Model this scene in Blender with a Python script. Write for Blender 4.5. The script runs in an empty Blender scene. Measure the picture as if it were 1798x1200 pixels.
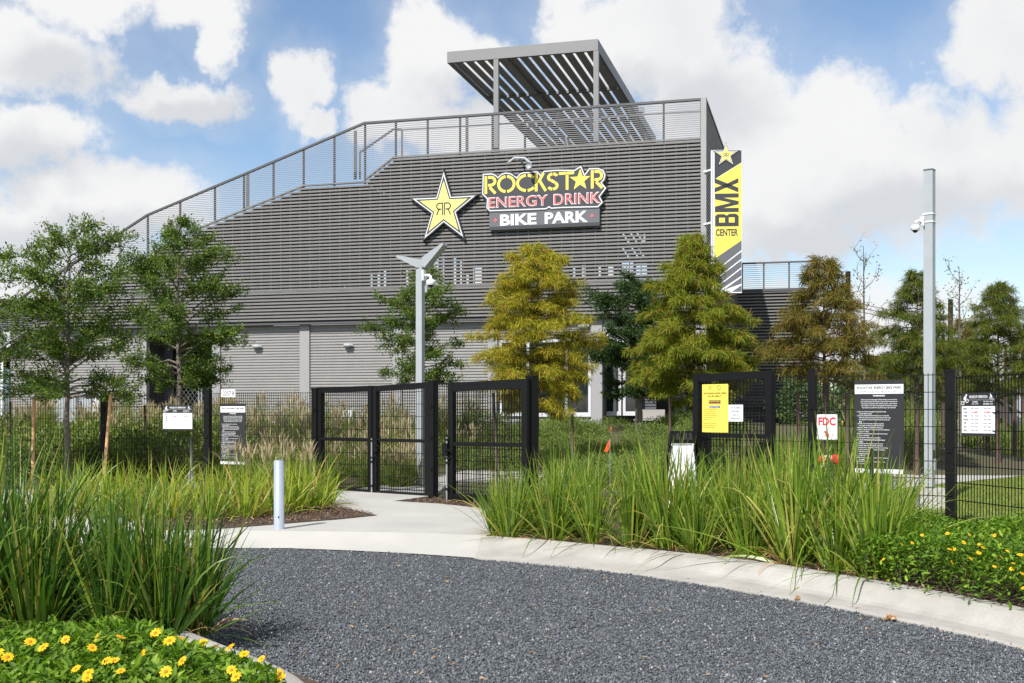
import bpy, math, random
import numpy as np
from mathutils import Vector, Matrix
from mathutils.geometry import tessellate_polygon

S = bpy.context.scene
COL = S.collection
R = math.radians
# ------------------------------------------------------------------ camera, world, sun, exposure
HC, FPX, CX, HZ = 1.5, 2000.0, 899.0, 723.0          # eye height, focal length in pixels, centre column, horizon row
cam_d = bpy.data.cameras.new('camera'); cam = bpy.data.objects.new('camera', cam_d); COL.objects.link(cam)
cam.location = (0, 0, HC); cam.rotation_euler = (R(90), 0, 0)
cam_d.sensor_width = 36; cam_d.lens = 36*FPX/1798; cam_d.shift_y = (HZ-600)/1798
cam_d.clip_start = .1; cam_d.clip_end = 6000
S.camera = cam
SUN_DIR = Vector((-.41, -.77, .86)).normalized()      # towards the sun
sun_d = bpy.data.lights.new('sun', 'SUN'); sun = bpy.data.objects.new('sun', sun_d); COL.objects.link(sun)
sun_d.energy = 4.4; sun_d.angle = R(.6); sun_d.color = (1, .965, .91)
sun.location = (-30, -30, 60); sun.rotation_euler = SUN_DIR.to_track_quat('Z', 'Y').to_euler()
S.view_settings.view_transform = 'Standard'; S.view_settings.look = 'None'
S.view_settings.gamma = 1; S.view_settings.use_curve_mapping = False
S.view_settings.exposure = .52
S.render.engine = 'CYCLES'
S.cycles.use_denoising = True
S.cycles.max_bounces = 7; S.cycles.transparent_max_bounces = 8; S.cycles.diffuse_bounces = 3
S.cycles.glossy_bounces = 3; S.cycles.transmission_bounces = 4

def nn(nt, kind, **kw):
    n = nt.nodes.new(kind)
    for k, v in kw.items():
        if k.startswith('i_'): n.inputs[int(k[2:])].default_value = v
        else: setattr(n, k, v)
    return n

W = bpy.data.worlds.new('World'); S.world = W; W.use_nodes = True
def make_sky():
    nt = W.node_tree; nt.nodes.clear(); L = nt.links.new
    def M(op, a, b=None, clamp=False):
        n = nn(nt, 'ShaderNodeMath', operation=op, use_clamp=clamp)
        for i, v in enumerate((a, b)):
            if v is None: continue
            if isinstance(v, (int, float)): n.inputs[i].default_value = v
            else: L(v, n.inputs[i])
        return n.outputs[0]
    def V(op, a, b):
        n = nn(nt, 'ShaderNodeVectorMath', operation=op)
        for i, v in enumerate((a, b)):
            if v is None: continue
            if isinstance(v, tuple): n.inputs[i].default_value = v
            else: L(v, n.inputs[i])
        return n
    sky = nn(nt, 'ShaderNodeTexSky', sky_type='NISHITA', sun_disc=False)
    sky.sun_elevation = math.asin(SUN_DIR.z); sky.sun_rotation = math.atan2(SUN_DIR.x, SUN_DIR.y)
    sky.air_density = 1.0; sky.dust_density = .35; sky.ozone_density = 2.2
    b_sky = nn(nt, 'ShaderNodeBackground'); L(sky.outputs[0], b_sky.inputs[0]); b_sky.inputs[1].default_value = .102
    tc = nn(nt, 'ShaderNodeTexCoord'); d = tc.outputs['Generated']
    sep = nn(nt, 'ShaderNodeSeparateXYZ'); L(d, sep.inputs[0])
    az = M('ARCTAN2', sep.outputs[0], sep.outputs[1]); el = M('ARCSINE', sep.outputs[2])
    comb = nn(nt, 'ShaderNodeCombineXYZ'); L(az, comb.inputs[0]); L(el, comb.inputs[1])
    def noise(vec, scale, detail, rough=.55, off=(0, 0, 0), lac=2.0):
        n = nn(nt, 'ShaderNodeTexNoise'); n.inputs['Scale'].default_value = scale; n.inputs['Detail'].default_value = detail
        n.inputs['Roughness'].default_value = rough; n.inputs['Lacunarity'].default_value = lac
        if off != (0, 0, 0): vec = V('ADD', vec, off).outputs[0]
        L(vec, n.inputs['Vector']); return n
    warp = noise(d, 9, 3)
    wv = V('SUBTRACT', warp.outputs['Color'], (.5, .5, .5)).outputs[0]
    wv = V('MULTIPLY', wv, (.115, .085, 0)).outputs[0]
    warp2 = noise(d, 30, 4, .6, (2, 7, 3)); wv2 = V('SUBTRACT', warp2.outputs['Color'], (.5, .5, .5)).outputs[0]; wv = V('ADD', wv, V('MULTIPLY', wv2, (.04, .035, 0)).outputs[0]).outputs[0]
    p = V('ADD', comb.outputs[0], wv).outputs[0]
    def blob(e):
        px, py, rx, ry = e
        x = (px-CX)/FPX; z = (HZ-py)/FPX
        a = math.atan(x); h = math.atan(z/math.sqrt(1+x*x))
        q = V('SUBTRACT', p, (a, h, 0)).outputs[0]
        q = V('MULTIPLY', q, (FPX/(rx*.92), FPX/(ry*.92), 0)).outputs[0]
        n = nn(nt, 'ShaderNodeVectorMath', operation='LENGTH'); L(q, n.inputs[0])
        return M('SUBTRACT', 1.0, n.outputs['Value'])
    def field(lst):
        f = None
        for e in lst:
            b = blob(e); f = b if f is None else M('MAXIMUM', f, b)
        return f
    clouds = [(20, 95, 205, 125), (130, -20, 170, 75), (345, 15, 105, 75), (365, 85, 45, 50), (300, 165, 115, 48), (60, 245, 135, 72),
              (155, 370, 200, 105), (20, 430, 190, 130), (515, 165, 66, 80), (555, 235, 45, 36), (745, 130, 112, 148), (830, 110, 105, 100),
              (700, 215, 120, 62), (1135, 60, 240, 150), (1260, 190, 190, 160), (1010, 30, 90, 70), (1475, 250, 185, 135), (1400, 300, 150, 130),
              (1620, 300, 240, 140), (1790, 280, 170, 130), (1790, 70, 170, 110), (1250, 380, 160, 90), (1380, 400, 150, 70),
              (830, 240, 180, 70), (-60, 560, 260, 130), (1640, 620, 420, 70), (-250, 200, 200, 160), (2050, 180, 200, 200), (950, 560, 900, 90)]
    f = field(clouds)
    gen = noise(d, 2.6, 5, .55, (3.1, 1.7, .4)); gen_f = M('MULTIPLY', M('SUBTRACT', gen.outputs['Fac'], .47), 3.2)
    outm = M('ADD', M('SMOOTH_MAX', M('MULTIPLY', M('SUBTRACT', M('ABSOLUTE', az), .50), 6), 0), M('MULTIPLY', M('SUBTRACT', el, .42), 6))
    out1 = M('MULTIPLY', M('SUBTRACT', M('ABSOLUTE', az), .50), 6, True); out2 = M('MULTIPLY', M('SUBTRACT', el, .40), 6, True)
    outm = M('MAXIMUM', out1, out2)
    mx = nn(nt, 'ShaderNodeMix'); L(outm, mx.inputs[0]); L(f, mx.inputs[2]); L(gen_f, mx.inputs[3]); f = mx.outputs[0]
    det = noise(d, 10, 11, .66); det2 = noise(d, 48, 8, .66, (5, 2, 1))
    dd = M('ADD', M('MULTIPLY', M('SUBTRACT', det.outputs['Fac'], .5), 1.45), M('MULTIPLY', M('SUBTRACT', det2.outputs['Fac'], .5), .55))
    f2 = M('ADD', f, dd)
    mr = nn(nt, 'ShaderNodeMapRange', interpolation_type='SMOOTHSTEP'); L(f2, mr.inputs[0]); mr.inputs[1].default_value = -.10; mr.inputs[2].default_value = .40
    # soft veil round the clouds
    veil = nn(nt, 'ShaderNodeMapRange', interpolation_type='SMOOTHSTEP'); L(M('ADD', f, M('MULTIPLY', M('SUBTRACT', det.outputs['Fac'], .5), 1.0)), veil.inputs[0])
    veil.inputs[1].default_value = -.75; veil.inputs[2].default_value = .45; veil.inputs[4].default_value = .26
    hz = nn(nt, 'ShaderNodeMapRange'); L(el, hz.inputs[0]); hz.inputs[1].default_value = .15; hz.inputs[2].default_value = 0.0; hz.inputs[4].default_value = .62
    dens = M('MAXIMUM', M('MAXIMUM', mr.outputs[0], veil.outputs[0]), hz.outputs[0], True)
    # cloud shading: greyer undersides and thick middles, as cumulus has
    greys = [(1590, 370, 290, 80), (1240, 200, 150, 95), (1080, 150, 150, 60), (60, 290, 190, 60), (840, 190, 160, 60), (130, 430, 260, 70),
             (90, 130, 160, 70), (1440, 420, 260, 70), (330, 185, 120, 35)]
    g = field(greys)
    sh = noise(d, 6.5, 7, .58, (1, 4, 2))
    g2 = M('ADD', M('MAXIMUM', g, -.15), M('MULTIPLY', M('SUBTRACT', sh.outputs['Fac'], .5), 1.5))
    gm = nn(nt, 'ShaderNodeMapRange', interpolation_type='SMOOTHSTEP'); L(g2, gm.inputs[0]); gm.inputs[1].default_value = -.25; gm.inputs[2].default_value = .75
    cr = nn(nt, 'ShaderNodeMix', data_type='RGBA'); L(gm.outputs[0], cr.inputs[0])
    cr.inputs[6].default_value = (.64, .642, .645, 1); cr.inputs[7].default_value = (.485, .50, .525, 1)
    b_cl = nn(nt, 'ShaderNodeBackground'); L(cr.outputs[2], b_cl.inputs[0]); b_cl.inputs[1].default_value = 1.0
    ms = nn(nt, 'ShaderNodeMixShader'); L(dens, ms.inputs[0]); L(b_sky.outputs[0], ms.inputs[1]); L(b_cl.outputs[0], ms.inputs[2])
    o = nn(nt, 'ShaderNodeOutputWorld'); L(ms.outputs[0], o.inputs[0])
make_sky()

# ------------------------------------------------------------------ helpers
def P(px, py, Y): return Vector(((px-CX)/FPX*Y, Y, HC+(HZ-py)/FPX*Y))
def G(px, py, z):
    Y = (HC-z)*FPX/(py-HZ); return Vector(((px-CX)/FPX*Y, Y, z))
# building frame: near right corner, direction along the front (leftwards), direction into depth
BC = Vector((339*36/2000, 36, 0)); BD = Vector((-.9657, .2600, 0)); BN = Vector((.2600, .9657, 0))
def F(px, py, t=0.0):
    k = (px-CX)/FPX
    s = (k*(BC.y+t*BN.y)-BC.x-t*BN.x)/(BD.x-k*BD.y)
    Y = BC.y+s*BD.y+t*BN.y
    return s, HC+(HZ-py)/FPX*Y
def B(s, t, z): return BC+BD*s+BN*t+Vector((0, 0, z))
def smooth(a, b, x):
    u = np.clip((x-a)/(b-a), 0, 1); return u*u*(3-2*u)
def hgt(x, y):
    x = np.asarray(x, float); y = np.asarray(y, float)
    d = y+.27*(x-6.1)
    h = .10+1.0*smooth(23.5, 33, d)*(1-smooth(9, 15, x))
    return np.where(y < 15.0, -.08, h)

def world_loc(o):
    v = Vector((0, 0, 0))
    while o: v = v+o.location; o = o.parent
    return v
class MB:
    def __init__(s): s.v = []; s.f = []; s.n = 0
    def add(s, vs, fs):
        vs = np.asarray([tuple(a) for a in vs] if not isinstance(vs, np.ndarray) else vs, float).reshape(-1, 3)
        s.v.append(vs)
        for f in fs: s.f.append(tuple(int(i)+s.n for i in f))
        s.n += len(vs); return s
    def hexa(s, a):   # 8 corners: bottom loop then top loop
        return s.add(a, [(3, 2, 1, 0), (4, 5, 6, 7), (0, 1, 5, 4), (1, 2, 6, 5), (2, 3, 7, 6), (3, 0, 4, 7)])
    def beam(s, o, ux, uy, uz):
        o, ux, uy, uz = map(Vector, (o, ux, uy, uz))
        return s.hexa([o, o+ux, o+ux+uy, o+uy, o+uz, o+ux+uz, o+ux+uy+uz, o+uy+uz])
    def box(s, cx, cy, z0, wx, wy, h, rot=0):
        c, sn = math.cos(rot), math.sin(rot)
        ux = Vector((c*wx, sn*wx, 0)); uy = Vector((-sn*wy, c*wy, 0))
        return s.beam(Vector((cx, cy, z0))-ux/2-uy/2, ux, uy, (0, 0, h))
    def bar(s, a, b, w, h=None, up=(0, 0, 1)):   # rectangular bar from a to b
        a, b = Vector(a), Vector(b); h = h or w; d = (b-a)
        u = Vector(up); side = d.cross(u)
        if side.length < 1e-6: side = d.cross(Vector((0, 1, 0)))
        side.normalize(); u = side.cross(d).normalized()
        return s.beam(a-side*w/2-u*h/2, side*w, d, u*h)
    def tube(s, pts, rad, n=8, cap=True):
        pts = [Vector(p) for p in pts]
        if not hasattr(rad, '__len__'): rad = [rad]*len(pts)
        vs = []; fs = []
        for i, p in enumerate(pts):
            d = (pts[min(i+1, len(pts)-1)]-pts[max(i-1, 0)]).normalized()
            x = d.cross(Vector((0, 0, 1)) if abs(d.z) < .9 else Vector((1, 0, 0))).normalized(); y = d.cross(x)
            for k in range(n):
                a = 2*math.pi*k/n; vs.append(p+(x*math.cos(a)+y*math.sin(a))*rad[i])
        for i in range(len(pts)-1):
            for k in range(n):
                fs.append((i*n+k, i*n+(k+1) % n, (i+1)*n+(k+1) % n, (i+1)*n+k))
        if cap: fs.append(tuple(range(n))); fs.append(tuple(range((len(pts)-1)*n+n-1, (len(pts)-1)*n-1, -1)))
        return s.add(vs, fs)
    def build(s, name, mat, parent=None, smoothed=False, **props):
        v = np.concatenate(s.v) if s.v else np.zeros((0, 3))
        return mesh_obj(name, v, s.f, mat, parent, smoothed, **props)
def mesh_obj(name, v, f, mat, parent=None, smoothed=False, **props):
    v = np.asarray(v, float)
    if parent is not None: loc = world_loc(parent)
    else: loc = Vector(((v[:, 0].min()+v[:, 0].max())/2, (v[:, 1].min()+v[:, 1].max())/2, v[:, 2].min()))
    v = v-np.array(loc)
    me = bpy.data.meshes.new(name)
    if isinstance(f, np.ndarray):
        k = f.shape[1]
        me.vertices.add(len(v)); me.vertices.foreach_set('co', v.ravel())
        me.loops.add(f.size); me.loops.foreach_set('vertex_index', f.ravel().astype(np.int32))
        me.polygons.add(len(f)); me.polygons.foreach_set('loop_start', np.arange(0, f.size, k, dtype=np.int32))
        me.polygons.foreach_set('loop_total', np.full(len(f), k, dtype=np.int32)); me.update(calc_edges=True)
    else:
        me.from_pydata([tuple(a) for a in v], [], [tuple(int(i) for i in q) for q in f]); me.update()
    if smoothed: me.polygons.foreach_set('use_smooth', [True]*len(me.polygons))
    me.materials.append(mat)
    o = bpy.data.objects.new(name, me); COL.objects.link(o)
    if parent is None: o.location = loc
    else: o.parent = parent
    for k, val in props.items(): o[k] = val
    return o
def thing(name, loc, label, cat, group=None):
    o = bpy.data.objects.new(name, None); COL.objects.link(o); o.location = loc; o.empty_display_size = .2
    o['label'] = label; o['category'] = cat
    if group: o['group'] = group
    return o
def tag(o, label, cat, group=None):
    o['label'] = label; o['category'] = cat
    if group: o['group'] = group
    return o
def place_label(base, x, y, marks, rows=None):
    px = CX+FPX*x/y; m = min(marks, key=lambda q: abs(q[0]-px)); dx = px-m[0]
    side = 'below' if abs(dx) < 14 and not m[2] else ('in line with' if abs(dx) < 14 else ('left of' if dx < 0 else 'right of'))
    row = ''
    if rows:
        for lim, nm in rows:
            if y < lim: row = nm; break
    return ' '.join(w for w in f'{base} {row} {side} {m[1]}'.split() if w)
def copy_tree(o, parent=None):
    c = o.copy(); COL.objects.link(c)
    if parent is not None: c.parent = parent
    for ch in list(o.children): copy_tree(ch, c)
    return c

# ------------------------------------------------------------------ materials
def mat(name, col, rough=.6, metal=0., var=.0, scale=6., bump=0., bscale=None, col2=None, spec=.5, detail=5):
    m = bpy.data.materials.new(name); m.use_nodes = True; nt = m.node_tree; b = nt.nodes['Principled BSDF']; L = nt.links.new
    b.inputs['Roughness'].default_value = rough; b.inputs['Metallic'].default_value = metal; b.inputs['Specular IOR Level'].default_value = spec
    b.inputs['Base Color'].default_value = (*col, 1)
    if var or bump or col2:
        tc = nn(nt, 'ShaderNodeTexCoord'); n = nn(nt, 'ShaderNodeTexNoise'); n.inputs['Scale'].default_value = scale; n.inputs['Detail'].default_value = detail
        n.inputs['Roughness'].default_value = .62
        L(tc.outputs['Object'], n.inputs['Vector'])
        c2 = col2 or tuple(c*(1-var) for c in col)
        c1 = col if col2 else tuple(min(1, c*(1+var)) for c in col)
        r = nn(nt, 'ShaderNodeValToRGB'); r.color_ramp.elements[0].position = .3; r.color_ramp.elements[1].position = .7
        r.color_ramp.elements[0].color = (*c2, 1); r.color_ramp.elements[1].color = (*c1, 1)
        L(n.outputs['Fac'], r.inputs[0]); L(r.outputs[0], b.inputs['Base Color'])
        if bump:
            n2 = nn(nt, 'ShaderNodeTexNoise'); n2.inputs['Scale'].default_value = bscale or scale*4; n2.inputs['Detail'].default_value = 6
            L(tc.outputs['Object'], n2.inputs['Vector'])
            bp = nn(nt, 'ShaderNodeBump'); bp.inputs['Strength'].default_value = bump; bp.inputs['Distance'].default_value = .02
            L(n2.outputs['Fac'], bp.inputs['Height']); L(bp.outputs[0], b.inputs['Normal'])
    return m
def leafmat(name, cols, rough=.5, trans=.35, spec=.35, tcol=(1.25, 1.25, .55)):
    """colour picked per leaf (mesh island) from a ramp of (position, colour)"""
    m = bpy.data.materials.new(name); m.use_nodes = True; nt = m.node_tree; b = nt.nodes['Principled BSDF']; L = nt.links.new
    g = nn(nt, 'ShaderNodeNewGeometry'); r = nn(nt, 'ShaderNodeValToRGB'); e = r.color_ramp.elements
    while len(e) < len(cols): e.new(.5)
    for i, (p, c) in enumerate(cols): e[i].position = p; e[i].color = (*c, 1)
    L(g.outputs['Random Per Island'], r.inputs[0]); L(r.outputs[0], b.inputs['Base Color'])
    b.inputs['Roughness'].default_value = rough; b.inputs['Specular IOR Level'].default_value = spec
    t = nn(nt, 'ShaderNodeBsdfTranslucent'); mu = nn(nt, 'ShaderNodeMix', data_type='RGBA', blend_type='MULTIPLY'); mu.inputs[0].default_value = 1
    L(r.outputs[0], mu.inputs[6]); mu.inputs[7].default_value = (*tcol, 1); L(mu.outputs[2], t.inputs[0])
    ms = nn(nt, 'ShaderNodeMixShader'); ms.inputs[0].default_value = trans; L(b.outputs[0], ms.inputs[1]); L(t.outputs[0], ms.inputs[2])
    L(ms.outputs[0], nt.nodes['Material Output'].inputs[0])
    return m
M_ = {}
M_['blade'] = mat('louver grey metal', (.178, .174, .168), .42, .0, .07, 3)
M_['stud'] = mat('galvanised stud', (.40, .405, .41), .5, 0)
M_['backing'] = mat('dark backing sheet', (.055, .053, .052), .8, 0, .15, 2)
M_['inner'] = mat('grey inner lining', (.12, .118, .115), .8, 0, .15, 2)
M_['guard'] = mat('dark grey guard metal', (.085, .085, .09), .5, .2)
M_['rod'] = mat('grey guard rod', (.22, .22, .23), .5, .2)
M_['corr'] = mat('warm grey corrugated sheet', (.285, .278, .27), .45, 0, .05, 2)
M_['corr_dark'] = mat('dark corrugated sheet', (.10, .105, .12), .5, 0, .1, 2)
M_['pil'] = mat('pale grey pilaster paint', (.29, .288, .29), .5, 0, .04, 3)
M_['pergola'] = mat('pergola grey paint', (.19, .193, .195), .5, 0, .04, 2)
M_['slat'] = mat('pergola slat brown grey', (.30, .283, .265), .6, 0, .06, 4)
M_['black'] = mat('black powder coat', (.006, .006, .0065), .42, 0, .1, 8, spec=.22)
M_['wire'] = mat('black coated wire', (.007, .007, .008), .5, spec=.2)
M_['galv'] = mat('pale grey painted steel', (.335, .36, .38), .42, .0, .05, 5)
M_['galv2'] = mat('zinc rod', (.45, .46, .48), .35, .6)
M_['white'] = mat('white enamel', (.66, .67, .68), .4)
M_['whitesign'] = mat('white sign face', (.76, .775, .80), .45)
M_['blacksign'] = mat('black sign face', (.022, .022, .024), .45)
M_['darksign'] = mat('charcoal sign face', (.035, .038, .045), .5)
M_['greysign'] = mat('slate grey sign face', (.11, .115, .13), .5)
M_['yellow'] = mat('lemon yellow sign face', (.80, .66, .10), .5)
M_['yellow2'] = mat('pale yellow star face', (.80, .69, .20), .5)
M_['red'] = mat('red print', (.62, .022, .03), .5)
M_['pinkred'] = mat('light red print', (.72, .10, .10), .5)
M_['ink'] = mat('black print', (.02, .02, .02), .6)
M_['inkgrey'] = mat('grey print', (.16, .16, .17), .6)
M_['olive'] = mat('olive print', (.11, .09, .01), .6)
M_['glass'] = mat('dark window glass', (.012, .018, .02), .06, 0, spec=.8)
M_['frame'] = mat('white window frame', (.55, .56, .58), .4)
M_['conc'] = mat('pale concrete', (.405, .39, .36), .85, 0, .10, .9, .12, 60, detail=9)
M_['kerb'] = mat('kerb concrete', (.30, .283, .255), .85, 0, 0, 2.6, .3, 45, col2=(.42, .402, .37), detail=9)
M_['dirt'] = mat('dark mulch soil', (.075, .048, .032), .95, 0, .35, 9, .8, 40)
M_['stake'] = mat('raw timber stake', (.62, .37, .18), .75, 0, .2, 7)
M_['stake2'] = mat('weathered timber stake', (.13, .09, .07), .85, 0, .2, 7)
M_['bark'] = mat('grey oak bark', (.16, .135, .11), .9, 0, .35, 18, .7, 60)
M_['bark2'] = mat('brown cypress bark', (.085, .055, .042), .9, 0, .3, 18, .7, 60)
M_['orange'] = mat('orange flag cloth', (.80, .13, .02), .7)
M_['roof'] = mat('brown roof sheet', (.20, .13, .12), .7, 0, .1, 1)
M_['bluewall'] = mat('pale blue siding', (.50, .56, .62), .7, 0, .05, 1)
M_['bluedoor'] = mat('steel blue door', (.10, .15, .19), .5)
M_['brass'] = mat('tan brass fitting', (.46, .36, .25), .5, .2)
M_['lawn'] = mat('lawn turf', (.13, .185, .032), .95, 0, 0, 3, .5, 60, col2=(.20, .23, .05))
M_['oak'] = leafmat('oak leaves', [(0, (.038, .085, .013)), (.45, (.08, .15, .023)), (.8, (.14, .22, .035)), (.96, (.23, .28, .04)), (1, (.30, .20, .04))], .55, .38, .2)
M_['oakdark'] = leafmat('deep green oak leaves', [(0, (.018, .044, .014)), (.5, (.036, .078, .022)), (.9, (.065, .115, .03)), (1, (.10, .14, .03))], .55, .3, .2)
M_['cyp_gold'] = leafmat('golden cypress needles', [(0, (.13, .18, .018)), (.35, (.27, .30, .022)), (.65, (.44, .41, .034)), (.88, (.54, .40, .055)), (1, (.50, .26, .065))], .6, .38, .2, (1.2, 1.1, .5))
M_['cyp_mid'] = leafmat('olive cypress needles', [(0, (.08, .13, .014)), (.4, (.19, .26, .023)), (.75, (.31, .33, .03)), (.92, (.36, .26, .045)), (1, (.38, .20, .06))], .6, .38, .2, (1.2, 1.1, .5))
M_['cyp_rust'] = leafmat('bronze cypress needles', [(0, (.07, .09, .014)), (.4, (.14, .145, .022)), (.75, (.23, .175, .034)), (1, (.29, .14, .05))], .6, .35, .2, (1.2, 1.05, .5))
M_['cyp_green'] = leafmat('green cypress needles', [(0, (.05, .085, .014)), (.5, (.10, .15, .022)), (.85, (.18, .185, .028)), (1, (.26, .17, .045))], .6, .35, .2)
M_['flax'] = leafmat('strap leaves', [(0, (.065, .13, .015)), (.35, (.14, .235, .024)), (.65, (.235, .335, .036)), (.85, (.34, .38, .055)), (.95, (.46, .40, .12)), (1, (.34, .20, .08))], .36, .38, .45, (1.2, 1.3, .5))
M_['flaxdark'] = leafmat('deep green strap leaves', [(0, (.033, .085, .013)), (.45, (.070, .155, .020)), (.78, (.15, .245, .030)), (.90, (.28, .31, .05)), (.97, (.40, .33, .10)), (1, (.28, .16, .07))], .36, .36, .45, (1.2, 1.3, .5))
M_['flaxlime'] = leafmat('lime strap leaves', [(0, (.12, .19, .018)), (.4, (.23, .32, .03)), (.75, (.36, .42, .05)), (.9, (.48, .43, .10)), (1, (.46, .29, .12))], .38, .42, .4, (1.2, 1.3, .5))
M_['fount'] = leafmat('fountain grass blades', [(0, (.08, .14, .026)), (.5, (.16, .235, .042)), (.85, (.25, .29, .065)), (1, (.36, .30, .13))], .55, .35, .2)
M_['plume'] = leafmat('straw seed plumes', [(0, (.36, .29, .16)), (.6, (.50, .42, .25)), (1, (.62, .54, .38))], .8, .4, .1, (1, 1, .9))
M_['lant'] = leafmat('grey green groundcover leaves', [(0, (.08, .13, .034)), (.5, (.15, .22, .055)), (.9, (.24, .30, .08)), (.97, (.25, .27, .05)), (1, (.42, .32, .03))], .55, .35, .2)
M_['shrub'] = leafmat('hedge leaves', [(0, (.06, .11, .022)), (.5, (.15, .22, .044)), (.9, (.26, .31, .07)), (1, (.36, .37, .10))], .5, .3, .3)
M_['bush'] = leafmat('flower bush leaves', [(0, (.05, .115, .010)), (.5, (.11, .205, .018)), (.9, (.20, .32, .028)), (1, (.30, .40, .05))], .5, .36, .22, (1.1, 1.35, .5))
M_['petal'] = leafmat('golden petals', [(0, (.82, .44, .008)), (1, (.90, .58, .015))], .5, .25, .2, (1, .9, .5))
M_['disc'] = mat('orange flower disc', (.46, .16, .01), .8)
M_['lawnblade'] = leafmat('lawn blades', [(0, (.10, .16, .026)), (.55, (.19, .27, .04)), (.88, (.30, .34, .06)), (1, (.38, .33, .12))], .5, .35, .2)
M_['chip'] = leafmat('mulch chips', [(0, (.04, .022, .014)), (.5, (.12, .07, .045)), (.85, (.23, .15, .10)), (1, (.36, .27, .19))], .9, .0, .2)
M_['stone'] = leafmat('crushed stone', [(0, (.036, .041, .047)), (.45, (.080, .089, .099)), (.85, (.138, .151, .164)), (.975, (.20, .213, .225)), (.994, (.40, .39, .38)), (1, (.30, .18, .10))], .62, .0, .5)
M_['far'] = leafmat('far tree leaves', [(0, (.03, .06, .018)), (.5, (.065, .115, .03)), (1, (.13, .18, .05))], .6, .3, .2)
M_['dry'] = leafmat('dry leaves', [(0, (.30, .15, .06)), (.5, (.46, .27, .12)), (1, (.60, .42, .24))], .8, .2, .2)

# ------------------------------------------------------------------ ground, gravel lot, concrete, kerbs
def make_ground():
    xs = np.concatenate([[-2500, -900, -300, -120, -70], np.arange(-45, 66, 1.0), [80, 130, 300, 900, 2500]])
    ys = np.concatenate([[-1500, -300, -60, -20, 0, 8, 14.99, 15.01], np.arange(15.6, 60, .8), [70, 90, 140, 300, 900, 3500]])
    X, Y = np.meshgrid(xs, ys); Z = hgt(X, Y); n, m = X.shape
    v = np.stack([X, Y, Z], -1).reshape(-1, 3); i = np.arange(n*m).reshape(n, m)
    f = np.stack([i[:-1, :-1], i[:-1, 1:], i[1:, 1:], i[1:, :-1]], -1).reshape(-1, 4)
    gm = mat('soil and rough turf', (.07, .085, .028), .95, 0, 0, .8, .5, 25, col2=(.095, .062, .040), detail=8)
    mesh_obj('ground', v, f, gm, None, True, kind='structure')
make_ground()
def sheet(name, pts, m, kind='structure', skirt=0):
    """flat polygon sheet from 3-D points"""
    pts = [Vector(p) for p in pts]; tr = tessellate_polygon([pts])
    f = []
    for a, b, c in tr:
        nrm = (pts[b]-pts[a]).cross(pts[c]-pts[a]); f.append((a, b, c) if nrm.z > 0 else (a, c, b))
    v = list(pts); k = len(v)
    if skirt:
        v += [p-Vector((0, 0, skirt)) for p in pts]
        for i in range(k): j = (i+1) % k; f.append((i, j, k+j, k+i))
    o = mesh_obj(name, [tuple(a) for a in v], f, m)
    if kind: o['kind'] = kind
    return o
def gravel_mat():
    m = bpy.data.materials.new('gravel bed'); m.use_nodes = True; nt = m.node_tree; b = nt.nodes['Principled BSDF']; L = nt.links.new
    tc = nn(nt, 'ShaderNodeTexCoord'); v = nn(nt, 'ShaderNodeTexVoronoi'); v.inputs['Scale'].default_value = 48; L(tc.outputs['Object'], v.inputs['Vector'])
    sp = nn(nt, 'ShaderNodeSeparateColor'); L(v.outputs['Color'], sp.inputs[0])
    r = nn(nt, 'ShaderNodeValToRGB'); e = r.color_ramp.elements; e[0].color = (.03, .034, .038, 1); e[1].color = (.15, .16, .17, 1)
    L(sp.outputs[0], r.inputs[0]); L(r.outputs[0], b.inputs['Base Color']); b.inputs['Roughness'].default_value = .8
    bp = nn(nt, 'ShaderNodeBump'); bp.inputs['Strength'].default_value = 1; bp.inputs['Distance'].default_value = .012; bp.invert = True
    L(v.outputs['Distance'], bp.inputs['Height']); L(bp.outputs[0], b.inputs['Normal'])
    return m
EDGE = [G(430, 964, 0), G(500, 964, 0), G(600, 967.5, 0), G(700, 972, 0), G(833, 982, 0), G(1000, 996, 0), G(1150, 1014, 0), G(1300, 1039, 0), G(1430, 1062, 0), G(1547, 1085, 0), G(1651, 1106, 0), G(1793, 1139, 0)]
BACK = [G(845, 941, .15), G(939, 946, .15), G(1050, 957, .15), G(1170, 967, .15), G(1295, 980, .15), G(1410, 997, .15), G(1525, 1017, .15), G(1630, 1034, .15), G(1725, 1053, .15), G(1796, 1066, .15)]
sheet('gravel_lot', [(-60, -40, 0), (40, -40, 0), (40, 12.3, 0), (3, 12.9, 0), (-60, 12.9, 0)], gravel_mat())
def resample(pts, n):
    pts = np.array([tuple(p) for p in pts]); d = np.r_[0, np.cumsum(np.linalg.norm(np.diff(pts, axis=0), axis=1))]
    t = np.linspace(0, d[-1], n); return np.stack([np.interp(t, d, pts[:, k]) for k in range(3)], -1)
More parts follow.
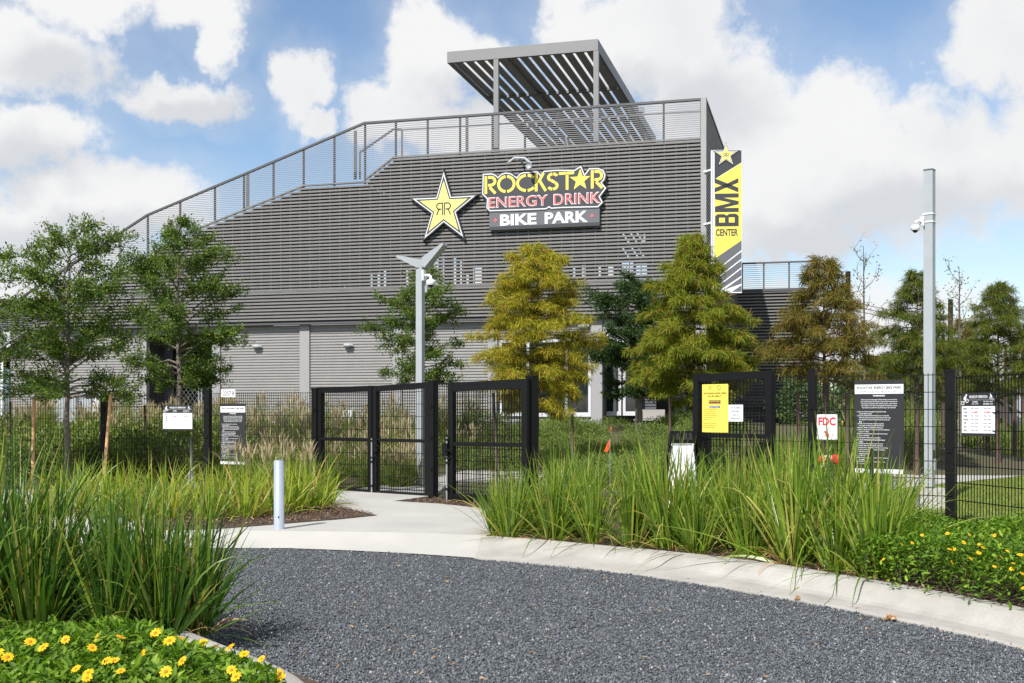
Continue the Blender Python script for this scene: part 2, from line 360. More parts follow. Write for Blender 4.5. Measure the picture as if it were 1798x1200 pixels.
# right roll kerb with gutter pan: follows the curve of the lot, falls flush at the driveway
kin = [Vector(p) for p in EDGE[4:]]+[Vector((3.42, 6.2, 0)), Vector((3.52, 5, 0)), Vector((3.5, 3, 0)), Vector((3.3, 0, 0)), Vector((2.6, -4, 0))]
kout = [Vector(p) for p in BACK]+[Vector((3.98, 6.6, .15)), Vector((4.14, 5.1, .15)), Vector((4.15, 3, .15)), Vector((3.95, 0, .15)), Vector((3.2, -4.2, .15))]
def smooth_line(pts, n):
    p = resample(pts, n)
    for _ in range(6): p[1:-1] = (p[:-2]+2*p[1:-1]+p[2:])/4
    return p
KI, KO = smooth_line(kin, 90), smooth_line(kout, 90)
def make_kerb():
    prof = [(-.03, -.05), (-.03, .012), (.05, .022), (.42, .022), (.50, .040), (.60, .095), (.68, .13), (.76, .150), (.985, .152), (1.0, .138), (1.0, -.05)]
    n = 90; vs = np.zeros((n, len(prof), 3))
    for i in range(n):
        rise = min(1, max(.12, (i)/9.0))
        for k, (u, z) in enumerate(prof):
            q = KI[i]*(1-u)+KO[i]*u
            bl = min(1, i/24.0); bl = bl*bl*(3-2*bl); ap = .012+.138*max(0, min(1, u))**1.3+.002
            zz = z if z < 0 else ap*(1-bl)+z*bl
            vs[i, k] = (q[0], q[1], zz)
    K = len(prof); idx = np.arange(n*K).reshape(n, K)
    f = np.stack([idx[:-1, :-1], idx[1:, :-1], idx[1:, 1:], idx[:-1, 1:]], -1).reshape(-1, 4)
    # saw cuts divide the kerb into cast lengths
    cuts = [0, 21, 37, 53, 70, 89]
    t = thing('kerb', Vector((KO[40][0], KO[40][1], 0)), 'curved pale concrete roll kerb in front of the tall grass bed', 'kerb')
    for a, b in zip(cuts[:-1], cuts[1:]):
        seg = vs[a:b+1].copy(); d = seg[-1]-seg[-2]; seg[-1] -= d*(.006/np.maximum(1e-6, np.linalg.norm(d, axis=-1, keepdims=True)))
        nn_ = b-a+1; ii = np.arange(nn_*K).reshape(nn_, K)
        ff = np.stack([ii[:-1, :-1], ii[1:, :-1], ii[1:, 1:], ii[:-1, 1:]], -1).reshape(-1, 4)
        fl = [tuple(int(w) for w in q) for q in ff]+[tuple(int(w) for w in ii[0]), tuple(int(w) for w in ii[-1][::-1])]
        mesh_obj('kerb_length', seg.reshape(-1, 3), fl, M_['kerb'], t, False)
make_kerb()
# driveway apron and path to the gates
apron = [G(833, 982, 0), G(700, 972, 0), G(600, 967.5, 0), G(500, 964, 0), G(430, 964, 0)]
apron = [Vector((p.x, p.y-.02, .012)) for p in apron]; apron[0].x += .06
back_l = [Vector((-2.6, 13.25, .06)), Vector((-1.6, 13.1, .06)), Vector((-.55, 12.75, .06))]
def make_apron():
    fr = resample([Vector((-30, 12.45, .012))]+[Vector((-6, 12.45, .012))]+apron[::-1], 40)
    bk = resample([Vector((-30, 12.95, .15)), Vector((-6, 12.95, .15)), Vector((-3, 12.93, .15)), Vector((-1.2, 12.75, .15)), Vector((-.29, 12.41, .15))], 40)
    vs = []
    for i in range(40):
        for u in (0, .35, .7, 1): p = fr[i]*(1-u)+bk[i]*u; vs.append((p[0], p[1], .012+.138*(u**1.3)))
    idx = np.arange(160).reshape(40, 4); f = np.stack([idx[:-1, :-1], idx[1:, :-1], idx[1:, 1:], idx[:-1, 1:]], -1).reshape(-1, 4)
    mesh_obj('driveway_apron', vs, f, M_['conc'], None, True, kind='structure')
    return bk
bk = make_apron()
sheet('entrance_path', [tuple(p) for p in bk]+[G(905, 925, .15), G(930, 905, .15), G(850, 893, .15), G(770, 884.5, .15), G(690, 880, .15), G(763, 870, .15),
      G(790, 846, .15), G(950, 838, .15), G(1000, 830, .15), G(1000, 822, .15), G(820, 826, .15), G(730, 845, .15), G(600, 862, .15), G(560, 861, .15),
      G(300, 858, .15), (-30, 18.6, .15)], M_['conc'], skirt=.1)
def soil(name, pts, z, lift=0):
    return sheet(name, pts, M_['dirt'])
soil('planting_bed', [(p[0], p[1], .135) for p in KO[2:]]+[(14, -4, .135), (14, 13, .135), (9, 19.2, .135), (0.2, 19.2, .135), (-.9, 18, .135)]+[tuple(G(763, 874, .135)), tuple(G(700, 880.5, .135)), tuple(G(770, 885.5, .135)), tuple(G(850, 894, .135)), tuple(G(905, 905, .135)), tuple(G(880, 932, .135))], .135)
# the polygon above lies under the path where they touch; the left wedge of mulch lies on the pavement
soil('mulch_bed', [tuple(G(*q, .158)) for q in [(662, 904.5), (600, 911), (500, 919), (399, 927), (330, 930), (255, 930), (240, 915), (330, 893), (450, 885), (545, 884), (590, 889), (630, 898)]], .158)
lb = [(-1.86, 6.63), (-1.42, 6.17), (-1.02, 5.62), (-.82, 5.0), (-.75, 4.2), (-.8, 3), (-1.2, 1), (-2, -1), (-8, -1), (-8, 9.6), (-4.4, 9.3), (-3.2, 8.6), (-2.4, 7.6)]
LB = [G(388, 1127, .15).to_2d(), G(470, 1157, .15).to_2d(), G(560, 1188, .15).to_2d()]
lb[0] = tuple(LB[0]); lb[1] = tuple(LB[1]); lb[2] = tuple(LB[2])
soil('island_bed', [(x, y, .12) for x, y in lb], .12)
def make_left_kerb():
    p = smooth_line([Vector((x, y, 0)) for x, y in [(-8, 9.6)]+lb[10:]+lb[:8]], 80)
    vs = []
    for i in range(len(p)):
        d = p[min(i+1, 79)]-p[max(i-1, 0)]; d /= np.linalg.norm(d); nrm = np.array([-d[1], d[0], 0])   # outwards: to the lot
        for u, z in ((.0, -.03), (.0, .145), (.015, .152), (.13, .152), (.15, .14), (.175, .02), (.30, .012), (.30, -.03)):
            q = p[i]+nrm*(u-.17); vs.append((q[0], q[1], z))
    K = 8; idx = np.arange(80*K).reshape(80, K); f = np.stack([idx[:-1, :-1], idx[:-1, 1:], idx[1:, 1:], idx[1:, :-1]], -1).reshape(-1, 4)
    o = mesh_obj('kerb', vs, f, M_['kerb'])
    tag(o, 'narrow concrete kerb edging the island bed of yellow flowers', 'kerb')
make_left_kerb()
# lawn and path beyond the fence on the right
sheet('lawn', [(5.15, 13.2, .15), (5.6, 11.0, .15), (6.2, 8, .15), (14, 8, .15), (30, 22, .15), (30, 25.5, .15), tuple(G(1798, 836, .15)), tuple(G(1690, 847, .15)), tuple(G(1600, 856, .15)), tuple(G(1560, 862, .15)), (4.4, 13.9, .15)], M_['lawn'])
sheet('side_path', [tuple(G(1500, 868, .16)), tuple(G(1600, 855.5, .16)), tuple(G(1690, 846.5, .16)), tuple(G(1798, 835.5, .16)), (30, 25.6, .16), (34, 32, .16), tuple(G(1798, 808, .16)), tuple(G(1690, 818, .16)), tuple(G(1600, 826, .16)), tuple(G(1450, 838, .16)), tuple(G(1330, 850, .16))], M_['conc'])

# ------------------------------------------------------------------ the building
def make_building():
    T = thing('building', B(14, 4, 1.05), 'grey louvered ramp building with sloping roofline and railed top deck', 'building')
    zb = F(857, 559)[1]; zb = (zb+F(454, 568)[1])/2             # bottom of the louvered band
    zband = (F(440, 513)[1]+F(853, 502)[1])/2
    zr = (F(1238, 174)[1]+F(640, 216)[1])/2; zd = (F(1232, 240)[1]+F(690, 276.5)[1])/2
    rail = [F(640, 216), F(443, 300), F(258, 378), F(0, 547), F(-170, 662)]; rail[0] = (rail[0][0], zr)
    deck = [F(690, 276.5), F(643, 312), F(642, 317), F(533, 324), F(440, 362), F(347, 400), F(247, 452), F(100, 545), F(0, 610), F(-170, 718)]
    zl = (deck[2][1]+deck[3][1])/2; deck[0] = (deck[0][0], zd); deck[2] = (deck[1][0]+.02, zl); deck[3] = (deck[3][0], zl-.02)
    def s_of(z, line, ztop):
        if z > ztop: return None
        pts = line
        if z >= pts[0][1]-1e-6: return pts[0][0]
        for (s0, z0), (s1, z1) in zip(pts[:-1], pts[1:]):
            if z1 <= z <= z0 and z0 > z1: return s0+(s1-s0)*(z0-z)/(z0-z1)
        return pts[-1][0]
    SE = rail[-1][0]
    s0 = .14
    def fbar(mb, sa, sb, t, z, h, d):
        mb.beam(B(sa, t, z), BD*(sb-sa), BN*d, (0, 0, h))
    pitch = .1165
    z = zb+.06; k = 0
    while z < zd-.12:
        se = s_of(z+.06, deck, zd)
        if se is not None and se > .5:
            mb = MB(); a = B(s0, 0, z); e = B(se, 0, z)
            # tilted blade: sloping face, flat under edge
            prof = [(.05, 0), (.0, .006), (.0, .058), (.030, .074), (.06, .074)]
            vs = [a+BN*t+Vector((0, 0, q)) for t, q in prof]+[e+BN*t+Vector((0, 0, q)) for t, q in prof]
            fs = [(i, i+1, 6+i, 5+i) for i in range(4)]+[(4, 0, 5, 9), (4, 3, 2, 1, 0), (5, 6, 7, 8, 9)]
            mb.add(vs, fs); mb.build('louver_blade', M_['blade'], T)
        z += pitch; k += 1
    # head trim along the deck edge
    mb = MB(); dk = [(s0, zd)]+deck
    for (sa, za), (sb, zb_) in zip(dk[:-1], dk[1:]):
        if sb-sa > .1: mb.bar(B(sa, .04, za-.03), B(sb, .04, zb_-.03), .10, .05)
    mb.build('deck_edge', M_['blade'], T)
    # studs behind the blades
    s = .55
    while s < SE-1:
        zt = np.interp(s, [p[0] for p in dk], [p[1] for p in dk])-.15
        if zt > zband+.3:
            mb = MB(); mb.beam(B(s-.011, .05, zband), BD*.022, BN*.05, (0, 0, zt-zband)); mb.build('stud', M_['stud'], T)
        s += .373
    # ledge between the open louvers and the band, and the backing behind the band
    mb = MB(); fbar(mb, s0, SE, .012, zband-.02, .06, .2); mb.build('ledge', M_['blade'], T)
    mb = MB(); fbar(mb, s0, SE, .09, zb, zband-zb-.03, .06); mb.build('band_backing', M_['backing'], T)
    mb = MB(); fbar(mb, s0, SE, .0, zb-.07, .065, .3); mb.build('band_sill', M_['guard'], T)
    # inner wall seen through the louvers, with openings to the sky behind it
    ti = 2.6
    def rect(x0, y0, x1, y1):
        a, b = F(x0, y0, ti), F(x1, y1, ti); return [(a[0], a[1]), (b[0], a[1]), (b[0], b[1]), (a[0], b[1])]
    holes = [(600, 494, 606, 507), (650, 470, 654, 505), (663, 468, 667, 505), (674, 472, 678, 505), (713, 474, 717, 503),
             (747, 474, 756, 502), (763, 448, 770, 502), (776, 450, 780, 502), (797, 454, 801, 502), (808, 456, 811, 502), (819, 482, 823, 502), (831, 468, 846, 500),
             (1006, 468, 1010, 487), (1022, 466, 1028, 487), (1051, 468, 1055, 486), (1068, 466, 1077, 486), (1092, 462, 1112, 483), (1117, 463, 1136, 486),
             (575, 500, 590, 507), (1130, 411, 1133, 424)]
    outer = [(.3, zband), (.3, zd-.3)]+[(a, b-.3) for a, b in deck if b-.3 > zband]+[(SE*.86, zband)]
    rings = [[Vector((a, b, 0)) for a, b in outer]]
    for h in holes: rings.append([Vector((a, b, 0)) for a, b in rect(*h)])
    for (x0, y0) in ((1092, 410), (1105, 408), (1117, 409), (1092, 436), (1107, 434), (1120, 437)):
        a, b, c, d = F(x0, y0, ti), F(x0+3, y0, ti), F(x0+14, y0+17, ti), F(x0+11, y0+17, ti); rings.append([Vector((*q, 0)) for q in (a, b, c, d)])
    flat = [p for r in rings for p in r]
    tri = tessellate_polygon(rings)
    mesh_obj('inner_wall', [tuple(B(p.x, ti, p.y)) for p in flat], [tuple(t) for t in tri], M_['inner'], T)
    mb = MB(); mb.beam(B(.3, .2, zband-.2), BD*(SE-2), BN*3, (0, 0, .1)); mb.build('floor_slab', M_['backing'], T)
    # deck and ramp slab
    mb = MB()
    for (sa, za), (sb, zb_) in zip(dk[:-1], dk[1:]):
        if sb-sa < .1: continue
        a, e = B(sa, .14, za-.22), B(sb, .14, zb_-.22)
        mb.hexa([a, e, e+BN*14.6, a+BN*14.6, a+Vector((0, 0, .1)), e+Vector((0, 0, .1)), e+BN*14.6+Vector((0, 0, .1)), a+BN*14.6+Vector((0, 0, .1))])
    mb.build('deck', M_['backing'], T)
    # guard: top rail > posts, rods
    rl = [(.05, zr)]+rail
    mb = MB()
    for (sa, za), (sb, zb_) in zip(rl[:-1], rl[1:]): mb.bar(B(sa, .02, za), B(sb, .02, zb_), .09, .07)
    GR = mb.build('guard_rail', M_['guard'], T)
    xs = [1231, 1165, 1104, 1037, 979, 921, 864, 807, 750, 694, 640, 586, 532, 479, 427, 376, 315, 258, 210, 167, 120, 63, 22, -20, -70, -120]
    for i, x in enumerate(xs):
        s = F(x, 300)[0]
        za = np.interp(s, [p[0] for p in dk], [p[1] for p in dk])-.1; zt = np.interp(s, [p[0] for p in rl], [p[1] for p in rl])
        mb = MB(); mb.beam(B(s-.03, .03, za), BD*.06, BN*.06, (0, 0, zt-za)); mb.build('guard_post', M_['guard'], GR)
    mb = MB(); z = zr-.07
    while z > zb-2:
        sb = s_of(z, rail, zr); sa = s0 if z > zd else s_of(z, deck, zd)
        if sb and sb-sa > .05:
            mb.beam(B(sa, .0, z), BD*(sb-sa), BN*.012, (0, 0, .020))
        z -= .0665
    mb.build('guard_rods', M_['rod'], GR, kind='stuff')
    # inner handrails seen behind the guard
    mb = MB(); hr = [F(1230, 196, 1.2), F(694, 229, 1.2), F(640, 246, 1.2), F(360, 370, 1.2), F(258, 420, 1.2), F(150, 500, 1.2)]
    mb.bar(B(hr[0][0], 1.2, hr[0][1]), B(hr[1][0], 1.2, hr[1][1]), .045); mb.build('handrail', M_['guard'], T); mb = MB()
    p1, p2, p3 = F(706, 228, 1.2), F(690, 228, 1.2), F(632, 268, 1.2)
    mb.bar(B(p2[0], 1.2, p2[1]), B(p3[0], 1.2, p3[1]), .06); mb.bar(B(p3[0], 1.2, p3[1]), B(p3[0], 1.2, p3[1]-.95), .06); mb.bar(B(p1[0], 1.2, p1[1]), B(p1[0], 1.2, p1[1]-1), .06); mb.bar(B(p1[0], 1.2, p1[1]), B(p2[0], 1.2, p2[1]), .06); mb.build('stair_rail', M_['guard'], T)
    for x, y0, y1 in ((624, 230, 316), (820, 206, 268), (435, 303, 366)):
        a = F(x, y0, 1.2); b = F(x, y1, 1.2); MB().bar(B(a[0], 1.2, a[1]), B(a[0], 1.2, b[1]), .1).build('deck_post', M_['guard'], T)
    # corner trim and the louvered flank
    mb = MB(); mb.beam(B(-.04, -.06, .9), BD*.17, BN*.14, (0, 0, zr-.86)); mb.build('corner_post', M_['pil'], T)
    mb = MB(); z = zb
    while z < zr:
        mb.beam(B(-.02, .1, z), BD*.05, BN*14.6, (0, 0, .05 if z < zd else .025)); z += pitch if z < zd else .0665
    mb.build('flank_louvers', M_['blade'], T, kind='stuff')
    mb = MB(); mb.beam(B(.07, .1, zb), BD*.05, BN*14.6, (0, 0, zd-zb-.2)); mb.build('flank_backing', M_['backing'], T)
    mb = MB(); mb.bar(B(0, 0, zr), B(0, 14.8, zr), .09, .07)
    for i in range(1, 12): mb.beam(B(.0, i*1.25, zd), BD*.06, BN*.06, (0, 0, zr-zd))
    mb.build('flank_guard', M_['guard'], T)
    # ground floor
    tg = .28; z0 = .8; zt = zb-.07
    def corr(xa, xb, t, name='corrugated_panel', m=None, zlo=z0, zhi=zt, p=.098):
        sa, sb = F(xb, 700, t)[0], F(xa, 700, t)[0]
        vs = []; zz = zlo; prof = [(0, 0), (0, .045), (.032, .06), (.032, .085)]
        rows = []
        while zz < zhi:
            for d, q in prof:
                if zz+q*p/.098 < zhi: rows.append((d, zz+q*p/.098))
            zz += p
        for d, q in rows: vs.append(B(sa, t+d, q)); vs.append(B(sb, t+d, q))
        fs = [(2*i, 2*i+1, 2*i+3, 2*i+2) for i in range(len(rows)-1)]
        mesh_obj(name, [tuple(v) for v in vs], fs, m or M_['corr'], T)
    for xa, xb in ((18, 250), (386, 526), (543, 689), (705, 857)): corr(xa, xb, tg)
    zw = F(1030, 598, tg)[1]; corr(873, 1038, tg, zlo=zw)
    corr(-140, 0, tg)
    for xa, xb in ((250, 257), (372, 386), (526, 543), (689, 705), (857, 873), (1038, 1057)):
        sa, sb = F(xb, 700, tg-.06)[0], F(xa, 700, tg-.06)[0]
        mb = MB(); mb.beam(B(sa, tg-.06, z0), BD*(sb-sa), BN*.2, (0, 0, zt-z0)); mb.build('pilaster', M_['pil'], T)
    # dark carport opening with chain link gate at the left
    mb = MB(); sa, sb = F(372, 700, tg)[0], F(257, 700, tg)[0]
    lt = F(320, 588, tg)[1]
    mb.beam(B(sa, tg+.02, lt), BD*(sb-sa), BN*.1, (0, 0, zt-lt)); mb.build('lintel', M_['pil'], T)
    mb = MB(); mb.beam(B(sa-.3, tg+6, z0), BD*(sb-sa+.3), BN*.1, (0, 0, 3.5)); mb.beam(B(sa-.15, tg+.25, z0), BD*.1, BN*6, (0, 0, 3.5)); mb.beam(B(sb+.02, tg+.25, z0), BD*.1, BN*6, (0, 0, 3.5))
    mb.beam(B(sa-.2, tg+.2, lt+.05), BD*(sb-sa+.4), BN*6, (0, 0, .1)); mb.build('recess', M_['backing'], T)
    corr(257, 303, tg+1.2, 'recess_panel', M_['corr_dark'], zhi=lt)
    cg = MB(); tc_ = tg+1.6
    def q(x, y): s_, z_ = F(x, y, tc_); return B(s_, tc_, z_)
    for a, b in (((304, 655), (371, 655)), ((304, 640), (304, 745)), ((349, 655), (349, 745)), ((354, 655), (354, 745))): cg.tube([q(*a), q(*b)], .028, 6)
    GT = cg.build('chain_link_gate', M_['galv'], T)
    ch = MB()
    for i in range(-14, 14):
        for sg in (1, -1):
            x0 = 338+i*7.5; pts = []
            for y in (658, 742):
                pts.append((x0+sg*(y-700)*.72, y))
            (xa, ya), (xb, yb) = pts
            # clip to the gate opening
            def cl(x, xo, yo, x2, y2): return yo+(y2-yo)*(x-xo)/(x2-xo)
            for lim in (305, 371):
                if (xa-lim)*(xb-lim) < 0:
                    yy = cl(lim, xa, ya, xb, yb)
                    if (lim == 305 and xa < lim) or (lim == 371 and xa > lim): xa, ya = lim, yy
                    else: xb, yb = lim, yy
            if 304.9 <= min(xa, xb) and max(xa, xb) <= 371.1: ch.bar(q(xa, ya), q(xb, yb), .008)
    ch.build('chain_link', M_['galv2'], GT, kind='stuff')
    # large white framed window
    def window(x0, y0, x1, y1, t, mull=(), m=None):
        a, b = F(x0, y0, t), F(x1, y1, t); m = m or M_['frame']
        sa, sb, zhi, zlo = b[0], a[0], a[1], b[1]; mb = MB(); w = .09
        mb.beam(B(sa, t-.05, zlo-.02), BD*(sb-sa), BN*.12, (0, 0, .14)); mb.beam(B(sa, t-.05, zhi-w), BD*(sb-sa), BN*.12, (0, 0, w))
        for s in [sa, sb-w]+[F(x, 700, t)[0] for x in mull]: mb.beam(B(s, t-.048, zlo+.12), BD*w, BN*.11, (0, 0, zhi-zlo-w-.12))
        wn = mb.build('window', m, T)
        mb = MB(); mb.beam(B(sa+.02, t+.02, zlo+.1), BD*(sb-sa-.04), BN*.02, (0, 0, zhi-zlo-.15)); mb.build('pane', M_['glass'], wn)
    window(878, 598, 1038, 731, tg, (997, 930)); 
    mb = MB(); a = F(873, 731, tg); b = F(1038, 731, tg); mb.beam(B(b[0], tg+.03, z0), BD*(a[0]-b[0]), BN*.1, (0, 0, a[1]-z0-.03)); mb.build('window_plinth', M_['pil'], T)
    # recessed entrance at the right with glazed doors
    te = 1.5
    mb = MB(); a = F(1057, 600, tg)[0]
    mb.beam(B(.1, tg, zt-.35), BD*(a-.1), BN*.12, (0, 0, .35)); mb.build('entrance_fascia', M_['pil'], T)
    mb = MB(); mb.beam(B(.1, tg+.13, zt-.25), BD*(a), BN*6, (0, 0, .08)); mb.build('entrance_soffit', M_['backing'], T)
    mb = MB(); mb.beam(B(.1, 6.3, z0), BD*(a), BN*.1, (0, 0, 3.5)); mb.beam(B(a+.06, .5, z0), BD*.1, BN*6, (0, 0, 3.2)); mb.build('entrance_wall', M_['backing'], T)
    mb = MB(); mb.beam(B(.05, .3, z0), BD*.35, BN*.35, (0, 0, 3.3)); mb.build('corner_column', M_['pil'], T)
    window(1060, 620, 1091, 729, te, (1082,)); window(1094, 620, 1122, 729, te, ())
    corr(1122, 1152, te+.5, 'recess_panel', M_['corr_dark'], zhi=zt-.3)
    window(1186, 640, 1222, 737, 4.0, (1204,), M_['pil'])
    # right hand lower wing behind
    tw = 15.0
    a, b = F(1300, 460, tw), F(1436, 460, tw)
    def wz(y, x): return F(x, y, tw)[1]
    zr2 = wz(461, 1370); zd2 = wz(509, 1370)
    sa, sb = b[0], a[0]+1.5
    WG = MB().beam(B(sa, tw+.1, .8), BD*(sb-sa), BN*.2, (0, 0, zd2-.85)).build('wing_wall', M_['backing'], T)
    mb = MB(); z = 1.0
    while z < zd2-.05: mb.beam(B(sa, tw, z), BD*(sb-sa), BN*.05, (0, 0, .06)); z += pitch*1.2
    mb.build('wing_louvers', M_['blade'], WG, kind='stuff')
    mb = MB(); mb.bar(B(sa, tw, zr2), B(sb, tw, zr2), .09, .07); mb.bar(B(sa, tw+.02, zd2), B(sb, tw+.02, zd2), .1, .12)
    for x in (1303, 1341, 1385.5, 1432): s = F(x, 480, tw)[0]; mb.beam(B(s-.035, tw+.02, zd2), BD*.07, BN*.06, (0, 0, zr2-zd2))
    mb.beam(B(sa-.05, tw, .8), BD*.25, BN*.2, (0, 0, zr2-.8))
    mb.build('wing_guard', M_['guard'], WG)
    mb = MB(); z = zd2+.1
    while z < zr2-.03: mb.beam(B(sa, tw, z), BD*(sb-sa), BN*.012, (0, 0, .02)); z += .09
    mb.build('wing_rods', M_['rod'], WG, kind='stuff')
    # far left: blue door and frame
    mb = MB(); a, b = F(0, 655, tg-.02), F(17, 742, tg-.02); mb.beam(B(b[0], tg-.05, z0), BD*(a[0]-b[0]+.6), BN*.1, (0, 0, 2.3)); mb.build('door', M_['bluedoor'], T)
    mb = MB(); a = F(4, 620, tg-.1); mb.beam(B(a[0]-.05, tg-.12, z0), BD*.11, BN*.06, (0, 0, 3.0)); mb.build('downpipe', M_['white'], T)
    return zb, zd, zr, tg
ZB, ZD, ZR, TG = make_building()

def make_pergola():
    t0 = 1.0; a, b = F(785, 92, t0), F(1050, 68, t0); zt = (a[1]+b[1])/2
    fh = (F(1050, 68, t0)[1]-F(1050, 88, t0)[1]); sa, sb = b[0], a[0]; t1 = 14.8; zu = zt-fh
    T = thing('pergola', B((sa+sb)/2, 7, ZD-.1), 'flat grey steel pergola with dark slats above the top deck', 'pergola')
    p = 'fascia'
    MB().beam(B(sa, t0, zu), BD*(sb-sa), BN*.12, (0, 0, fh)).build(p, M_['pergola'], T)
    MB().beam(B(sa, t1, zu), BD*(sb-sa), BN*.12, (0, 0, fh)).build(p, M_['pergola'], T)
    MB().beam(B(sa, t0+.122, zu), BD*.12, BN*(t1-t0-.124), (0, 0, fh)).build(p, M_['pergola'], T)
    MB().beam(B(sb-.12, t0+.122, zu), BD*.12, BN*(t1-t0-.124), (0, 0, fh)).build(p, M_['pergola'], T)
    n = 13; w = (sb-sa-.24)/n
    for i in range(n):
        s = sa+.12+w*i+.03
        # slats stand tilted between the fascias
        o = B(s, t0+.13, zu+.03); u = BD*(w*.80)+Vector((0, 0, .05))
        nn_ = Vector((0, 0, 1)).cross(BN); 
        MB().beam(o, u, BN*(t1-t0-.14), Vector((0, 0, .035))).build('slat', M_['slat'], T)
    for tt in (5.6, 10.2):
        MB().beam(B(sa+.12, tt, zu-.03), BD*(sb-sa-.24), BN*.15, (0, 0, .10)).build('cross_beam', M_['pergola'], T)
    s = F(884, 110, t0)[0]
    MB().beam(B(s-.10, t0+.125, zu-.012), BD*.26, BN*(t1-t0-.13), (0, 0, .13)).build('long_beam', M_['pil'], T)
    for x in (871, 1046.5):
        s = F(x, 150, t0)[0]
        for tt in (t0-.02, t1-2.5): MB().beam(B(s-.085, tt, ZD-.12), BD*.17, BN*.15, (0, 0, zu-ZD+.1)).build('post', M_['pergola'], T)
    lp = thing('floodlight', B(sa-.1, 9.5, zu+.05), 'small grey floodlight on the right edge of the pergola', 'floodlight')
    MB().box(*B(sa-.18, 9.5, 0).to_2d(), zu+.08, .22, .1, .2, .5).build('lamp_head', M_['galv'], lp)
    MB().bar(B(sa-.02, 9.5, zu+.1), B(sa-.16, 9.5, zu+.17), .05).build('arm', M_['guard'], lp)
make_pergola()

# ------------------------------------------------------------------ lettering
_tc = {}
def glyphs(txt, off=0.0, shear=0.0):
    k = (txt, off, shear)
    if k in _tc: return _tc[k]
    cu = bpy.data.curves.new('lettering', 'FONT'); cu.body = txt; cu.size = 1; cu.resolution_u = 3; cu.offset = off; cu.shear = shear
    ob = bpy.data.objects.new('lettering', cu); COL.objects.link(ob)
    dg = bpy.context.evaluated_depsgraph_get(); me = bpy.data.meshes.new_from_object(ob.evaluated_get(dg))
    v = np.array([tuple(q.co[:2]) for q in me.vertices]) if len(me.vertices) else np.zeros((0, 2))
    f = [tuple(q.vertices) for q in me.polygons]
    bpy.data.objects.remove(ob); bpy.data.curves.remove(cu); bpy.data.meshes.remove(me)
    _tc[k] = (v, f); return v, f
class Face:
    """a flat sign face: origin at the lower left, u to the right, v up, n towards the viewer"""
    def __init__(s, o, u, up=Vector((0, 0, 1)), n=None):
        s.o = Vector(o); s.u = Vector(u).normalized(); s.v = Vector(up).normalized(); s.n = n or s.u.cross(s.v).normalized()
    def p(s, a, b, d=0): return s.o+s.u*a+s.v*b+s.n*d
    def plate(s, poly, th, name, m, parent=None, d=0):
        """solid plate: front face at distance d, thickness th behind it"""
        v2 = [Vector((a, b, 0)) for a, b in poly]; k = len(v2); tri = tessellate_polygon([v2])
        vs = [s.p(q.x, q.y, d) for q in v2]+[s.p(q.x, q.y, d-th) for q in v2]; fs = []
        for a, b, c in tri:
            nz = (v2[b]-v2[a]).cross(v2[c]-v2[a]).z
            t = (a, b, c) if nz > 0 else (a, c, b); fs.append(t); fs.append(tuple(k+i for i in t[::-1]))
        for i in range(k): j = (i+1) % k; fs.append((i, k+i, k+j, j))
        return mesh_obj(name, [tuple(q) for q in vs], fs, m, parent)
    def flat(s, items, d, name, m, parent):
        """items: list of (verts2d, faces) joined into one printed layer"""
        vs = []; fs = []; n = 0
        for v2, f2 in items:
            for a, b in v2: vs.append(tuple(s.p(a, b, d)))
            fs += [tuple(i+n for i in f) for f in f2]; n += len(v2)
        return mesh_obj(name, vs, fs, m, parent) if vs else None
def fit(txt, x0, y0, w, h, off=0.0, align='fill', shear=0.0):
    v, f = glyphs(txt, off, shear)
    if not len(v): return (v, f)
    mn, mx = v.min(0), v.max(0); sz = mx-mn
    sx = w/sz[0] if w else h/sz[1]; sy = h/sz[1]
    if align == 'left': sx = sy*(w or 1)      # w = condensing factor
    if align == 'center': sx = sy*(w or 1)
    u = (v-mn)*[sx, sy]
    if align == 'center': u[:, 0] -= sz[0]*sx/2
    return (u+[x0, y0], f)
def rct(x0, y0, x1, y1): return ([(x0, y0), (x1, y0), (x1, y1), (x0, y1)], [(0, 1, 2, 3)])
def stroke(pts, w, closed=False):
    p = np.array(pts, float); n = len(p); out = []; f = []
    for i in range(n):
        a = p[(i-1) % n] if closed or i > 0 else p[i]; b = p[(i+1) % n] if closed or i < n-1 else p[i]
        d0 = p[i]-a; d1 = b-p[i]
        d0 = d0/np.linalg.norm(d0) if np.linalg.norm(d0) > 0 else d1/np.linalg.norm(d1)
        d1 = d1/np.linalg.norm(d1) if np.linalg.norm(d1) > 0 else d0
        n0 = np.array([-d0[1], d0[0]]); n1 = np.array([-d1[1], d1[0]]); m = n0+n1; m /= max(1e-6, np.linalg.norm(m)); m = m/max(.35, m@n0)
        out.append(tuple(p[i]+m*w/2)); out.append(tuple(p[i]-m*w/2))
    k = n if closed else n-1
    for i in range(k): j = (i+1) % n; f.append((2*i, 2*i+1, 2*j+1, 2*j))
    return out, f
def arc(cx, cy, rx, ry, a0, a1, n=14):
    return [(cx+rx*math.cos(R(a0+(a1-a0)*i/n)), cy+ry*math.sin(R(a0+(a1-a0)*i/n))) for i in range(n+1)]
def star(cx, cy, r, ratio=.375, sx=1.0):
    return [(cx+sx*(r if i % 2 == 0 else r*ratio)*math.sin(math.pi*i/5), cy+(r if i % 2 == 0 else r*ratio)*math.cos(math.pi*i/5)) for i in range(10)]
def filled(poly):
    v = [Vector((a, b, 0)) for a, b in poly]; f = []
    for a, b, c in tessellate_polygon([v]):
        f.append((a, b, c) if (v[b]-v[a]).cross(v[c]-v[a]).z > 0 else (a, c, b))
    return list(poly), f
